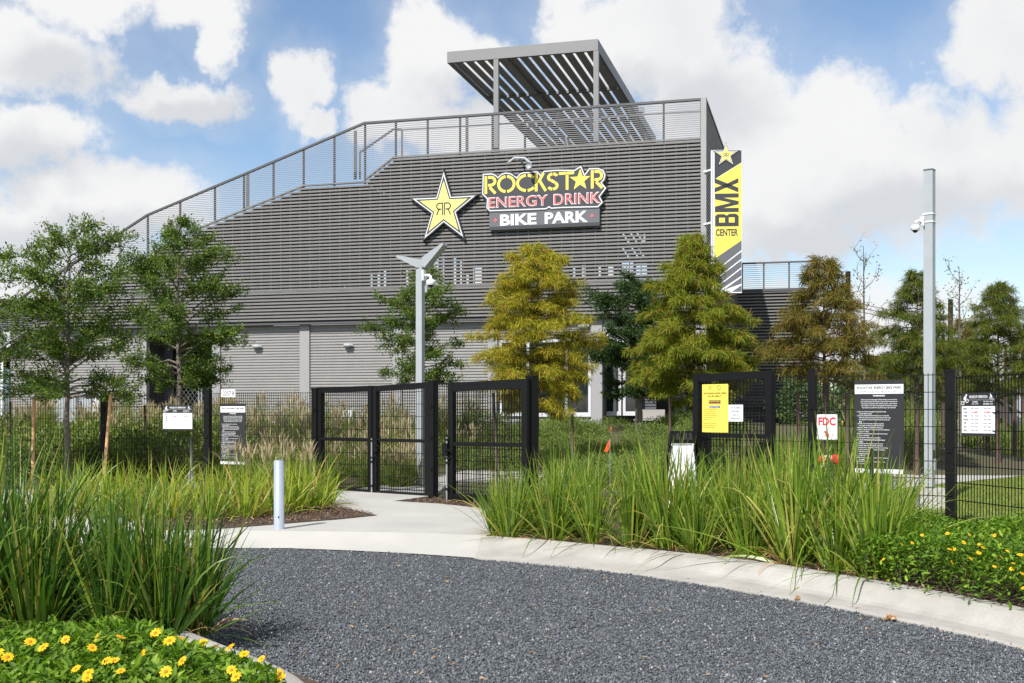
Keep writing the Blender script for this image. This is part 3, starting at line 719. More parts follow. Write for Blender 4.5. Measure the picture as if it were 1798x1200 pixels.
def rr_mark(cx, cy, h):
    w = h*.055*2.0; x = h*.09; items = []
    for sg in (1, -1):
        for st in ([(x, -h/2), (x, h/2), (x+h*.28, h/2)]+arc(x+h*.28, h*.25, h*.24, h*.25, 90, -90, 8)+[(x+h*.10, 0)], [(x+h*.22, 0), (x+h*.36, -h*.08), (x+h*.52, -h*.5)]):
            v, f = stroke([(cx+sg*a, cy+b) for a, b in st], w)
            items.append((v, f if sg == 1 else [q[::-1] for q in f]))
    return items

def facade_face(px, py, t):
    s, z = F(px, py, t); return Face(B(s, t, z), -BD, n=-BN), s, z
def make_star_sign():
    t = -.17; fc, s0, z0 = facade_face(779, 260+477/4.495, t)
    def rel(px, py): s, z = F(px, py, t); return s0-s, z-z0
    r = rel(779, 260+165/4.495)[1]; sx = (rel(700+628/4.495, 342)[0]/(r*math.sin(R(72))))
    T = thing('star_sign', B(s0, t, z0-r*.8), 'yellow five pointed star sign with white and black outline on louvers', 'sign')
    fc.plate(star(0, 0, r, .375, sx), .16, 'star_panel', M_['darksign'], T)
    fc.flat([filled(star(0, 0, r*.915, .375, sx))], .004, 'white_outline', M_['white'], T)
    fc.flat([filled(star(0, 0, r*.825, .375, sx))], .008, 'black_outline', M_['darksign'], T)
    fc.flat([filled(star(0, 0, r*.70, .385, sx))], .012, 'yellow_face', M_['yellow2'], T)
    fc.flat(rr_mark(0, -.02*r, r*.30), .016, 'lettering', M_['darksign'], T)
    for x, y in ((0, .3), (-.35, -.25), (.35, -.25)): MB().bar(fc.p(x, y, -.16), fc.p(x, y, -.19), .05).build('bracket', M_['guard'], T)
make_star_sign()
def make_name_sign():
    t = -.17; fc, s0, z0 = facade_face(700+715/4.495, 260+650/4.495, t)
    def rel(cx, cy): s, z = F(700+cx/4.495, 260+cy/4.495, t); return s0-s, z-z0
    T = thing('name_sign', B(s0-2, t, z0), 'black park name sign with yellow, red and white lettering on louvers', 'sign')
    cont = [(668, 210), (735, 206), (765, 218), (783, 236), (815, 208), (845, 200), (880, 204), (912, 222), (932, 238), (960, 205), (990, 196), (1030, 196), (1062, 190), (1095, 190), (1118, 218), (1150, 186), (1240, 178), (1390, 178),
            (1437, 147), (1466, 218), (1505, 166), (1575, 164), (1612, 178), (1628, 215), (1618, 252), (1597, 275), (1632, 318), (1582, 385), (1606, 430), (1572, 464), (1290, 470), (1205, 476), (1186, 464), (1165, 480), (960, 488), (720, 496), (697, 470), (702, 402), (664, 364)]
    cc = np.array([rel(*q) for q in cont]); c0 = cc.mean(0)
    # outer plate: the same outline grown outwards
    ou = []
    for i in range(len(cc)):
        a, b, c = cc[i-1], cc[i], cc[(i+1) % len(cc)]; d0 = (b-a)/np.linalg.norm(b-a); d1 = (c-b)/np.linalg.norm(c-b)
        n = np.array([-d0[1], d0[0]])+np.array([-d1[1], d1[0]]); n /= max(1e-6, np.linalg.norm(n)); ou.append(tuple(b+n*.06))
    fc.plate(ou[::-1], .16, 'upper_panel', M_['darksign'], T)
    fc.flat([stroke([tuple(q) for q in cc], .036, True)], .005, 'white_outline', M_['white'], T)
    lo = [rel(*q) for q in ((716, 660), (1585, 625), (1585, 466), (716, 498))]
    zl0 = (lo[0][1]+lo[1][1])/2; lw = lo[1][0]; lh = ((lo[3][1]-lo[0][1])+(lo[2][1]-lo[1][1]))/2
    fc.plate([(0, 0), (lw, 0), (lw, lh-.01), (0, lh-.01)], .12, 'lower_panel', M_['greysign'], T, d=-.012)
    fc.flat([rct(.0, .0, lw, .11)], -.008, 'lower_edge', M_['darksign'], T)
    a, b = rel(800, 617), rel(1495, 490)
    bh = rel(870, 612)[1]; h = rel(870, 522)[1]-bh
    w1 = rel(1088, 600)[0]-a[0]; x2 = rel(1152, 600)[0]; w2 = b[0]-x2; y = (bh+rel(1320, 594)[1])/2
    fc.flat([fit('BIKE', a[0], y, w1, h, .04)], .0, 'lettering', M_['white'], T); fc.flat([fit('PARK', x2, y, w2, h, .04)], .0, 'lettering', M_['white'], T)
    d1, d2 = rel(763, 572), rel(1526, 535)
    for d in (d1, d2): fc.flat([filled(arc(d[0], (d1[1]+d2[1])/2, .055, .055, 0, 345, 12))], .0, 'red_dot', M_['pinkred'], T)
    # ENERGY DRINK: white outlined red capitals
    e0, e1, e2, e3 = rel(712, 470), rel(1175, 450), rel(1225, 450), rel(1590, 432)
    y = (rel(800, 468)[1]+rel(1400, 442)[1])/2; h = rel(800, 388)[1]-rel(800, 468)[1]
    red = [fit('ENERGY', e0[0]+.012, y+.012, e1[0]-e0[0]-.024, h-.024, -.004), fit('DRINK', e2[0]+.012, y+.012, e3[0]-e2[0]-.024, h-.024, -.004)]
    wht = [fit('ENERGY', e0[0]-.014, y-.014, e1[0]-e0[0]+.028, h+.028, .022), fit('DRINK', e2[0]-.014, y-.014, e3[0]-e2[0]+.028, h+.028, .022)]
    for q in wht: fc.flat([q], .004, 'lettering_outline', M_['white'], T)
    for q in red: fc.flat([q], .009, 'lettering', M_['pinkred'], T)
    # stencil capitals of the top line
    y0 = (rel(700, 362)[1]+rel(1340, 332)[1])/2; H = rel(700, 222)[1]-rel(700, 362)[1]; w = H*.155; it = []
    def X(c): return rel(c, 300)[0]
    def letR(x, wd):
        it.append(stroke([(x+w/2, y0), (x+w/2, y0+H)], w))
        it.append(stroke([(x+w*1.35, y0+H-w/2), (x+wd*.5, y0+H-w/2)]+arc(x+wd*.52, y0+H*.70, wd*.33, H*.30-w/2, 90, -90, 10)+[(x+w*1.35, y0+H*.40+w/2)], w))
        it.append(stroke([(x+wd*.42, y0+H*.36), (x+wd-w*.5, y0)], w))
    letR(X(678), X(775)-X(678))
    def letO(xa, xb, a0=0, openr=False):
        cx, cy, rx, ry = (xa+xb)/2, y0+H/2, (xb-xa)/2-w/2, H/2-w/2
        if not openr: it.append(stroke(arc(cx, cy, rx, ry, 96, 264, 18), w)); it.append(stroke(arc(cx, cy, rx, ry, -84, 84, 18), w))
        else: it.append(stroke(arc(cx, cy, rx, ry, 96, 264, 18), w)); it.append(stroke(arc(cx, cy, rx, ry, 40, 84, 8), w)); it.append(stroke(arc(cx, cy, rx, ry, 276, 320, 8), w))
    letO(X(778), X(922)); letO(X(928), X(1095), openr=True)
    x = X(1075); k = X(1170)-x
    it.append(stroke([(x+w/2, y0), (x+w/2, y0+H)], w)); it.append(stroke([(x+w*1.3, y0+H*.48), (x+k*.72, y0+H)], w)); it.append(stroke([(x+k*.42, y0+H*.56), (x+k-w*.4, y0)], w))
    xa, xb = X(1172), X(1262); cx = (xa+xb)/2; rr_ = (xb-xa)/2-w/2
    it.append(stroke(arc(cx, y0+H*.735, rr_, H*.265-w/2, 84, 20, 6)[::-1]+[], w)); it.append(stroke(arc(cx, y0+H*.735, rr_, H*.265-w/2, 96, 235, 12), w))
    it.append(stroke([(cx-rr_*.45, y0+H*.58), (cx+rr_*.5, y0+H*.44)], w))
    it.append(stroke(arc(cx, y0+H*.265, rr_, H*.265-w/2, 55, -84, 12), w)); it.append(stroke(arc(cx, y0+H*.265, rr_, H*.265-w/2, 264, 200, 6), w))
    xa, xb = X(1265), X(1385); cx = (xa+xb)/2+.02
    it.append(stroke([(xa, y0+H-w/2), (cx-w*.2, y0+H-w/2)], w)); it.append(stroke([(cx-w*.0, y0+H-w/2), (xb, y0+H-w/2)], w)); it.append(stroke([(cx, y0), (cx, y0+H-w*1.2)], w))
    sc = rel(1432, 268); it.append(filled(star(sc[0], y0+H*.5, H*.62, .40, .98)))
    letR(X(1517), X(1618)-X(1517))
    fc.flat(it, .006, 'yellow_lettering', M_['yellow'], T)
    for x, y in ((.6, .4), (2.9, .5), (.5, 1.6), (3.2, 1.7)): MB().bar(fc.p(x, y, -.16 if y > 1 else -.132), fc.p(x, y, -.19), .05).build('bracket', M_['guard'], T)
make_name_sign()
def make_blade_sign():
    Y = 35.6; a = P(1252.5, 515, Y); b = P(1302, 515, Y)
    fc = Face(a, Vector((.9985, -.055, 0))); w = (b-a).length; H = P(1252, 264, Y).z-a.z; px = w/49.5; 
    T = thing('blade_sign', Vector((a.x, a.y, a.z)), 'tall upright yellow and charcoal banner sign beside the building corner', 'sign')
    def q(x, y): return ((x-1252.5)*px, (515-y)*px)
    fc.plate([(0, 0), (w, 0), (w, H), (0, H)], .12, 'panel', M_['whitesign'], T)
    e = .035
    fc.flat([filled([q(1254, 404+14), q(1301.5, 404+18), q(1301.5, 513), q(1254, 513)])], .004, 'grey_field', M_['greysign'], T)
    fc.flat([filled([(e, q(0, 315)[1]), (w-.01, q(0, 286)[1]), (w-.01, H-.012), (e, H-.012)])], .004, 'charcoal_field', M_['darksign'], T)
    fc.flat([filled([(e, q(0, 455)[1]), (w-.01, q(0, 423)[1]), (w-.01, q(0, 287)[1]), (e, q(0, 316)[1])])], .008, 'yellow_field', M_['yellow'], T)
    st = []
    for y in (440, 455, 470, 485, 499):
        x0 = 1254+max(0, (y-(440))*.0); st.append(filled([(e+.06, q(0, y+34)[1] if y+34 < 513 else .02), (e+.06 if y+34 < 513 else e+.06+(y+34-513)*px*1.35, q(0, min(513, y+36))[1]+.004), (w-.01, q(0, y+2.5)[1]), (w-.01, q(0, y)[1])]))
    fc.flat(st, .010, 'white_stripe', M_['whitesign'], T)
    sc = q(1274.3, 273); r = .56*21*px*1.9
    r = (sc[1]*0+21.5*px)
    for k, (m, d, nm) in enumerate(((M_['darksign'], .030, 'star_back'), (M_['white'], .034, 'star_outline'), (M_['darksign'], .038, 'star_line'), (M_['yellow2'], .042, 'star_face'))):
        rr = r*(1.06, .98, .84, .76)[k]
        if k == 0: fc.plate(star(*sc, rr, .385), .04, nm, m, T, d=d)
        else: fc.flat([filled(star(*sc, rr, .385))], d, nm, m, T)
    fc.flat(rr_mark(sc[0], sc[1]-.01, r*.34), .046, 'emblem', M_['darksign'], T)
    # BMX set upright, reading upwards
    def up(polys, y_bot, y_top, x_l, x_r):
        xl, xr = q(x_l, 0)[0], q(x_r, 0)[0]; yb, yt = q(0, y_bot)[1], q(0, y_top)[1]
        return [([(xr-v*(xr-xl) if False else xl+(1-v)*(xr-xl), yb+u*(yt-yb)) for u, v in p], [tuple(i[::1]) for i in filled([(xl+(1-v)*(xr-xl), yb+u*(yt-yb)) for u, v in p])[1]]) for p in polys]
    def mirror(p): return [(u, 1-v) for u, v in p]
    Bl = [[(0, 0), (.30, 0), (.30, 1), (0, 1)], [(.30, .0), (.82, 0), (1, .11), (1, .17), (.30, .17)], [(.72, .17), (1, .17), (1, .40), (.90, .46), (.72, .46)], [(.30, .42), (.72, .42), (.72, .46), (.90, .46), (.86, .52), (.72, .58), (.30, .58)],
          [(.70, .58), (.72, .54), (.86, .52), (.97, .60), (.97, .83), (.70, .83)], [(.30, .83), (.97, .83), (.97, .90), (.82, 1), (.30, 1)]]
    Ml = [[(0, 0), (.22, 0), (.22, 1), (0, 1)], [(.78, 0), (1, 0), (1, 1), (.78, 1)], [(.22, 1), (.22, .66), (.42, 0), (.50, 0), (.50, .32), (.30, 1)], [(.78, 1), (.70, 1), (.50, .32), (.50, 0), (.58, 0), (.78, .66)]]
    Xl = [[(0, 0), (.32, 0), (1, 1), (.68, 1)], [(.68, 0), (1, 0), (.60, .5), (.5, .62), (.34, .5)], [(0, 1), (.32, 1), (.60, .5), (.5, .38), (.34, .5)]]
    for L_, yb_, yt_, xl_, xr_ in ((Bl, 398, 376, 1255.5, 1296.5), (Ml, 373, 340.5, 1255, 1296.5), (Xl, 338.5, 313.5, 1254.5, 1296)):
        fc.flat(up(L_, yb_, yt_, xl_, xr_), .012, 'lettering', M_['darksign'], T)
    a_, b_ = q(1256.5, 415), q(1295.5, 402.5)
    fc.flat([fit('CENTER', a_[0], a_[1], b_[0]-a_[0], b_[1]-a_[1], .03)], .012, 'lettering', M_['darksign'], T)
    MB().beam(fc.p(-.07, 0, -.12), fc.u*.05, fc.n*.12, (0, 0, H)).build('mount_rail', M_['white'], T)
    for y in (298, 391, 480):
        z = q(0, y)[1]; MB().bar(fc.p(-.07, z, -.06), fc.p(-.33, z, -.06)+Vector((0, .5, 0)), .06).build('bracket', M_['white'], T)
make_blade_sign()
# sign lamp above the name board, wall lamps, small wall fittings
def make_sign_lamp():
    t = -.50; s, z = F(930, 279, t); c = B(s, t, z)
    T = thing('sign_lamp', c, 'bent grey floodlight arm above the park name sign', 'lamp')
    pts = [F(893, 286, t), F(903, 278, t), F(921, 278, t), F(933, 288, t)]
    MB().tube([B(a, t, b) for a, b in pts], .045, 8).build('arm', M_['galv'], T, True)
    a, b = F(912, 278, t); MB().bar(B(a, t, b), B(a, 0, b-.1), .05).build('bracket', M_['galv'], T)
    a, b = F(929.5, 292, t); MB().tube([B(a, t-.10, b), B(a, t+.06, b)], [.105, .09], 14).build('lamp_head', M_['galv'], T, True)
make_sign_lamp()
for x, y, lab in ((453, 609, 'small grey wall lamp above the numbered sign on the fence'), (613, 607, 'small grey wall lamp above the left leaf of the closed gate'), (1026, 573, 'small white wall lamp beside the pilaster near the golden cypress')):
    s, z = F(x, y, TG); c = B(s, TG-.02, z)
    T = thing('wall_lamp', c, lab, 'lamp', 'lamps on the ground floor wall')
    MB().beam(c+BD*.09-BN*.04+Vector((0, 0, -.07)), -BD*.18, BN*.08, (0, 0, .14)).build('back_plate', M_['pil'], T)
    MB().tube([c-BN*.04+BD*.16, c-BN*.12+BD*.10, c-BN*.12-BD*.10, c-BN*.04-BD*.16], [.03, .075, .075, .03], 8).build('lamp_head', M_['galv'], T, True)
def wall_box(x0, y0, x1, y1, t, lab, nm, cat, m):
    a, b = F(x0, y0, t), F(x1, y1, t)
    T = thing(nm, B((a[0]+b[0])/2, t, b[1]), lab, cat)
    MB().beam(B(b[0], t, b[1]), BD*(a[0]-b[0]), BN*.14, (0, 0, a[1]-b[1])).build('case', m, T)
    MB().beam(B(b[0]+.03, t-.015, b[1]+.03), BD*(a[0]-b[0]-.06), BN*.013, (0, 0, a[1]-b[1]-.06)).build('door', m, T)
wall_box(602, 720, 619, 740, TG-.15, 'small white cabinet on the wall seen through the closed gate', 'wall_box', 'cabinet', M_['white'])
wall_box(97, 697, 133, 743, TG-.6, 'large pale electrical cabinet behind the staked oak trunk', 'electrical_cabinet', 'cabinet', M_['galv'])
wall_box(141, 690, 160, 724, TG-.3, 'grey meter cabinet right of the oak trunk', 'meter_cabinet', 'cabinet', M_['galv'])
wall_box(163, 697, 175, 724, TG-.3, 'narrow white meter box beside the black fence post', 'meter_box', 'cabinet', M_['white'])
def make_bench():
    t = 1.2; s, z = F(1138, 738, t)
    T = thing('bench', B(s, t, .95), 'dark slatted bench beside the entrance doors', 'bench')
    MB().beam(B(s-.5, t, z-.02), BD*1.0, BN*.4, (0, 0, .05)).build('seat', M_['slat'], T)
    MB().beam(B(s-.5, t+.4, z+.05), BD*1.0, BN*.04, (0, 0, .30)).build('backrest', M_['slat'], T)
    for k in (-.45, .40): MB().beam(B(s+k, t+.02, .9), BD*.06, BN*.36, (0, 0, z-.93)).build('leg', M_['guard'], T)
make_bench()

# ------------------------------------------------------------------ fence and gates
def wires(mb, a, b, z0, z1, pitch=.05, w=.0075, hp=.2, zoff=0.0):
    a, b = Vector(a), Vector(b); d = (b-a); d.z = 0; L = d.length; d.normalize(); n = Vector((d.y, -d.x, 0))
    k = int(L/pitch)
    for i in range(1, k):
        p = a+d*(L*i/k); mb.beam(Vector((p.x, p.y, z0))-d*w/2-n*w/2, d*w, n*w, (0, 0, z1-z0))
    z = z1-zoff-.02
    while z > z0:
        for sg in (-1, 1):
            p = Vector((a.x, a.y, z))+n*sg*(w*.95); mb.beam(p-n*w*.45-Vector((0, 0, w*.6)), d*L, n*w*.9, (0, 0, w*1.2))
        z -= hp
def post(parent, p, w, z0, z1, name='post', d=None):
    d = d or Vector((1, 0, 0)); rot = math.atan2(d.y, d.x); mb = MB(); mb.box(p.x, p.y, z0, w, w, z1-z0, rot); mb.box(p.x, p.y, z1-.004, w*1.09, w*1.09, .03, rot)
    o = mb.build(name, M_['black'], parent)
    for z in (.45, .95, 1.45):
        q = Vector((p.x, p.y, 0))+Vector((d.y, -d.x, 0))*(w/2+.006); MB().box(q.x, q.y, z0+z, w*.5, .016, .05, rot).build('clamp', M_['black'], o)
    return o
FP = {183: 21.5, 365: 21.2, 556: 20.0, 761: 18.2, 934: 16.75, 1235: 15.1, 1427: 14.05, 1670: 13.1}
def gp(px, Y=None, z=0): Y = Y or FP[px]; return Vector(((px-CX)/FPX*Y, Y, z))
def ztop(px, py, Y=None): return HC+(HZ-py)/FPX*(Y or FP[px])
fl = thing('mesh_fence', gp(183, z=.1), 'long black wire mesh fence left of the closed gate', 'fence', None)
lp_ = [gp(-150, 21.9), gp(0, 21.7), gp(183), gp(365), gp(556)]
lz = [1.80, 1.79, ztop(183, 697), ztop(365, 690), ztop(556, 688)]
for a, b, za, zb2 in zip(lp_[:-1], lp_[1:], lz[:-1], lz[1:]):
    mb = MB(); wires(mb, a, b, .12, (za+zb2)/2, w=.0062); mb.build('wire_panel', M_['wire'], fl, kind='stuff')
for p, zt, d in ((gp(-60, 21.78), 1.86, (1, 0)), (gp(183), ztop(183, 692), (1, -.05)), (gp(365), ztop(365, 688), (1, -.3)), (gp(556), ztop(556, 684), (.78, -.62))):
    post(fl, p, .11 if p.x < -4 else .13, .05, zt, d=Vector((*d, 0)).normalized())
fm = thing('mesh_fence', gp(761, z=.12), 'short wire mesh fence panel behind the open gate leaf', 'fence')
mb = MB(); wires(mb, gp(761), gp(934), .16, ztop(761, 673)); mb.build('wire_panel', M_['wire'], fm, kind='stuff')
d = (gp(934)-gp(761)).normalized()
post(fm, gp(766), .12, .1, ztop(761, 671), d=d) if False else post(fm, gp(761), .115, .1, ztop(761, 671), d=d)
post(fm, gp(934), .13, .1, ztop(934, 663), d=d)
fr_ = thing('mesh_fence', gp(1427, z=.12), 'black wire mesh fence carrying the red lettered sign, turning at a corner post', 'fence')
pr = [gp(1235), gp(1427), gp(1670), Vector((5.36, 11.9, 0)), Vector((5.9, 9.4, 0)), Vector((6.3, 6.9, 0))]
zt_ = [1.95, 1.945, 1.91, 1.91, 1.91, 1.91]
for i in range(5):
    mb = MB(); wires(mb, pr[i], pr[i+1], .14, zt_[i], zoff=0); mb.build('wire_panel', M_['wire'], fr_, kind='stuff')
for p, zt, w, d in ((pr[0], 1.98, .16, pr[1]-pr[0]), (pr[1], ztop(1427, 653), .09, pr[2]-pr[1]), (pr[2], ztop(1670, 653), .108, pr[2]-pr[1]), (pr[4], 1.97, .1, pr[4]-pr[3])):
    post(fr_, p, w, .08, zt, d=d.normalized())

def gate_leaf(a, b, z0, za, zb2, label, w=.075, mid=None, rod=None, lock=None, top=None):
    """one hinged leaf: tubular frame, mid rail, wire infill"""
    a, b = Vector(a), Vector(b); a.z = b.z = 0; d = (b-a).normalized(); n = Vector((d.y, -d.x, 0))
    T = thing('gate_leaf', Vector((a.x, a.y, z0)), label, 'gate')
    Z = Vector((0, 0, 1)); top = top or w*1.15
    for p, z1, nm in ((a, za, 'stile'), (b-d*w, zb2, 'stile')):
        MB().beam(p+Z*z0-n*w/2, d*w, n*w, (0, 0, z1-z0)).build(nm, M_['black'], T)
    ai, bi = a+d*(w+.002), b-d*(w+.002)
    def rail(h0a, h0b, h):
        m = MB(); o = -n*w*.45; m.hexa([ai+o+Z*h0a, bi+o+Z*h0b, bi-o+Z*h0b, ai-o+Z*h0a, ai+o+Z*(h0a+h), bi+o+Z*(h0b+h), bi-o+Z*(h0b+h), ai-o+Z*(h0a+h)]); return m.build('rail', M_['black'], T)
    rail(z0, z0, w*1.0); rail(za-top, zb2-top, top-.002)
    m0 = mid if mid else z0+(za-z0)*.48; rail(m0, m0, w*.62)
    mb = MB(); wires(mb, ai, bi, z0+.05, (za+zb2)/2-.05, zoff=.06); mb.build('wire_infill', M_['wire'], T, kind='stuff')
    fo = n if n.y < 0 else -n
    if rod is not None:
        p = (a if rod == 0 else b)+fo*(w/2+.02); mb = MB(); mb.tube([p+Z*(z0-.08), p+Z*(z0+.95)], .014, 8); r = mb.build('drop_rod', M_['galv2'], T)
        mb = MB()
        for z in (.15, .55, .9): mb.box(p.x, p.y, z0+z, .05, .05, .03)
        mb.box(p.x, p.y, z0+.62, .12, .03, .025, math.atan2(d.y, d.x)); mb.build('rod_guide', M_['black'], r)
    if lock is not None:
        p = lock[0]+fo*.03; l = MB().box(p.x, p.y, lock[1]-.1, .10, .09, .2, math.atan2(d.y, d.x)).build('lock_case', M_['black'], T)
        MB().bar(p+fo*.05+Z*lock[1], p+fo*.07+d*.16+Z*lock[1], .022).build('handle', M_['black'], l)
    return T
g0, g1 = gp(556), gp(761); dd_ = (g1-g0).normalized(); gm_ = gp(656.5, 19.05)
gate_leaf(g0+dd_*.075, gm_-dd_*.012, .10, ztop(0, 680.5, 19.9), ztop(0, 677.5, 19.1), 'closed left leaf of the black double gate', .085, mid=1.0)
gate_leaf(gm_+dd_*.012, g1-dd_*.075, .10, ztop(0, 677.5, 19.0), ztop(0, 671.5, 18.3), 'closed right leaf of the black double gate, with lock and handle', .085, mid=1.0, rod=0, lock=(gm_+dd_*.09, .93))
la, lb_ = gp(789, 17.35), gp(928, 16.62)
gate_leaf(la, lb_, .16, ztop(0, 672, 17.35), ztop(0, 665.5, 16.6), 'open black gate leaf standing alone over mulch left of the grass', .095, mid=.98, rod=0, lock=(la-Vector((.03, 0, 0)), .92), top=.14)
ra, rb = gp(1220.5, 14.75), gp(1357.5, 13.85)
gate_leaf(ra, rb, .16, ztop(0, 657.5, 14.75), ztop(0, 650.5, 13.85), 'open black gate leaf carrying the yellow notice', .085, mid=1.17, lock=(rb-Vector((.09, -.02, 0)), 1.03), top=.10)

# ------------------------------------------------------------------ signs on the fence
RULES = ['Posted rules and warnings apply to all riders. Ride at your own risk and', 'know the limits of your skill. The park is used by riders of every level and', 'serious injury may result from falls, collisions, jumps or contact with the',
         'track, obstacles, other riders or any equipment. By entering you accept', 'these risks for yourself and for any person in your care in the park.', '',
         '1. Inspect your bicycle and equipment first, including brakes', '    and tires, before each use.', '2. Know your abilities and ride the facility at your own risk. Ride', '    within your skill level and respect others. Be alert. Other riders',
         '    may share the track. Slower riders have the right of way at all', '    times.', '3. All riders must wear helmets. Protective equipment', '    such as pads and gloves is strongly recommended.', '4. Motorized vehicles are prohibited in the bike park.',
         '5. Children under the age of 12 years old must be accompanied by', '    a parent or guardian.', '6. Reckless or abusive language, or any activity which creates a', '    hazard, is prohibited.', '7. The bike park is closed during wet conditions.', '8. No food or refreshments are allowed on the tracks or',
         '    surfaces.', '9. Help keep your bike park clean by using trash cans.', '10. Graffiti or defacement of this facility is prohibited.', '11. Personal jumps or modifications of the track are prohibited.', '12. Tobacco, alcohol and illegal substances are prohibited.', '13. Glass containers prohibited.',
         '14. Animals not allowed.', '15. No open fires.', '16. Park hours are posted. Call before coming if in doubt about', '    the weather.', '17. Persons who break these rules may be asked to leave.', '18. In an emergency dial 911.']
def plate_sign(name, px0, px1, pyt, pyb, Y0, Y1, label, m, cat='sign', th=.012, grp=None):
    a = P(px0, pyb, Y0); b = P(px1, pyb, Y1); z = (a.z+b.z)/2; a.z = b.z = z
    H = ((P(px0, pyt, Y0).z-P(px0, pyb, Y0).z)+(P(px1, pyt, Y1).z-P(px1, pyb, Y1).z))/2
    T = thing(name, a.lerp(b, .5), label, cat, grp); fc = Face(a, b-a); w = (b-a).length
    fc.plate([(0, 0), (w, 0), (w, H), (0, H)], th, 'plate', m, T)
    return T, fc, w, H
def rules_sign(px0, px1, pyt, pyb, Y0, Y1, label):
    T, fc, w, H = plate_sign('rules_sign', px0, px1, pyt, pyb, Y0, Y1, label, M_['blacksign'], grp='tall rules boards on the fence')
    for q in (rct(0.004, H*.855, w-.004, H*.955), rct(.004, .004, w-.004, H*.05)): fc.flat([q], .003, 'white_band', M_['whitesign'], T)
    fc.flat([fit('ROCKSTAR ENERGY BIKE PARK', w*.05, H*.906, w*.9, H*.03, .012, shear=.2)], .006, 'heading', M_['ink'], T)
    fc.flat([fit('PARK RULES AND REGULATIONS', w*.14, H*.868, w*.72, H*.022, 0)], .006, 'subheading', M_['inkgrey'], T)
    it = [fit('WARNING!', w*.5, H*.826, 1.15, H*.017, .03, 'center')]
    y = H*.805; st = H*.0215
    for i, l in enumerate(RULES):
        if l: 
            ln = l.strip(); x = w*(.05 if not l.startswith('    ') else .095)
            v, f = glyphs(ln, .018); wd = (v[:, 0].max()-v[:, 0].min())
            ww = min(w*.91-(x-w*.05), wd*st*.62); y1 = y-(i+1)*st
            if i < 5: it.append(fit(ln, w*.5-min(w*.92, ww)/2, y1, min(w*.92, ww), st*.70, .018))
            else: it.append(fit(ln, x, y1, ww, st*.70, .018))
    fc.flat(it, .003, 'lettering', M_['whitesign'], T)
    fc.flat([fit('CITY PARKS DEPARTMENT', w*.22, H*.017, w*.6, H*.016, .01)], .006, 'footer', M_['ink'], T) if False else None
rules_sign(1500.5, 1587, 668, 832, 13.72, 13.36, 'tall black rules board on the fence right of the red lettered sign')
rules_sign(387, 431, 709, 816, 20.95, 20.7, 'tall black rules board on the fence left of the closed double gate')
def rider(cx, cy, h, flip=1):
    it = []
    for x, y, r in ((-.22, -.34, .17), (.24, -.12, .17)):
        it.append(stroke(arc(cx+flip*x*h, cy+y*h, r*h, r*h, 0, 345, 12), .055*h, True))
    it.append(stroke([(cx+flip*-.22*h, cy-.34*h), (cx+flip*.02*h, cy-.08*h), (cx+flip*.24*h, cy-.12*h)], .05*h))
    it.append(filled([(cx+flip*a*h, cy+b*h) for a, b in ((-.16, .02), (.02, -.06), (.16, .12), (.20, .34), (.06, .40), (-.10, .22))][::flip]))
    it.append(filled(arc(cx+flip*.18*h, cy+.44*h, .085*h, .085*h, 0, 330, 10)))
    return it
def hours_sign(px0, px1, pyt, pyb, Y0, Y1, label):
    T, fc, w, H = plate_sign('hours_sign', px0, px1, pyt, pyb, Y0, Y1, label, M_['blacksign'], grp='opening hours boards on the fence')
    fc.flat([rct(.004, H*.065, w-.004, H*.69)], .003, 'white_panel', M_['whitesign'], T)
    fc.flat([fit('HOURS OF OPERATION', w*.23, H*.875, w*.54, H*.065, .02, shear=.1), fit('SUMMER', w*.41, H*.775, .9, H*.03, .02, 'center'), fit('JUNE - AUGUST', w*.41, H*.725, .8, H*.03, .02, 'center'),
             fit('Fall / Winter / Spring', w*.79, H*.775, .75, H*.036, .02, 'center'), fit('SEPTEMBER - MAY', w*.79, H*.725, .8, H*.03, .02, 'center'), rct(w*.16, H*.832, w*.98, H*.836)], .003, 'lettering', M_['whitesign'], T)
    fc.flat(rider(w*.10, H*.845, H*.24)+rider(w*.885, H*.90, H*.14, -1), .003, 'rider_symbol', M_['whitesign'], T)
    rows = [('MON', '6 am - 10 pm', '10 am - 9 pm'), ('TUES', 'CLOSED', 'CLOSED'), ('WED', '6 am - 10 pm', '10 am - 9 pm'), ('THURS', '6 am - 10 pm', '10 am - 9 pm'), ('FRI', '6 am - 10 pm', '10 am - 10 pm'), ('SAT', '6 am - 10 pm', '8 am - 10 pm'), ('SUN', '10 am - 9 pm', '10 am - 9 pm')]
    it = []; rd = []
    for i, (d, a, b) in enumerate(rows):
        y = H*(.615-i*.084); h = H*.038
        it.append(fit(d, w*.12, y, .9, h, .02, 'center'))
        for t, x in ((a, .40), (b, .77)): (rd if t == 'CLOSED' else it).append(fit(t, w*x, y, .9, h, .02, 'center'))
    fc.flat(it, .006, 'table_lettering', M_['ink'], T); fc.flat(rd, .006, 'red_lettering', M_['red'], T)
hours_sign(1688.5, 1748, 690, 766, 12.72, 12.36, 'opening hours board on the right hand fence beside the grey camera pole')
hours_sign(286, 338, 712, 756, 21.25, 21.15, 'opening hours board on the fence in front of the oak trunk')
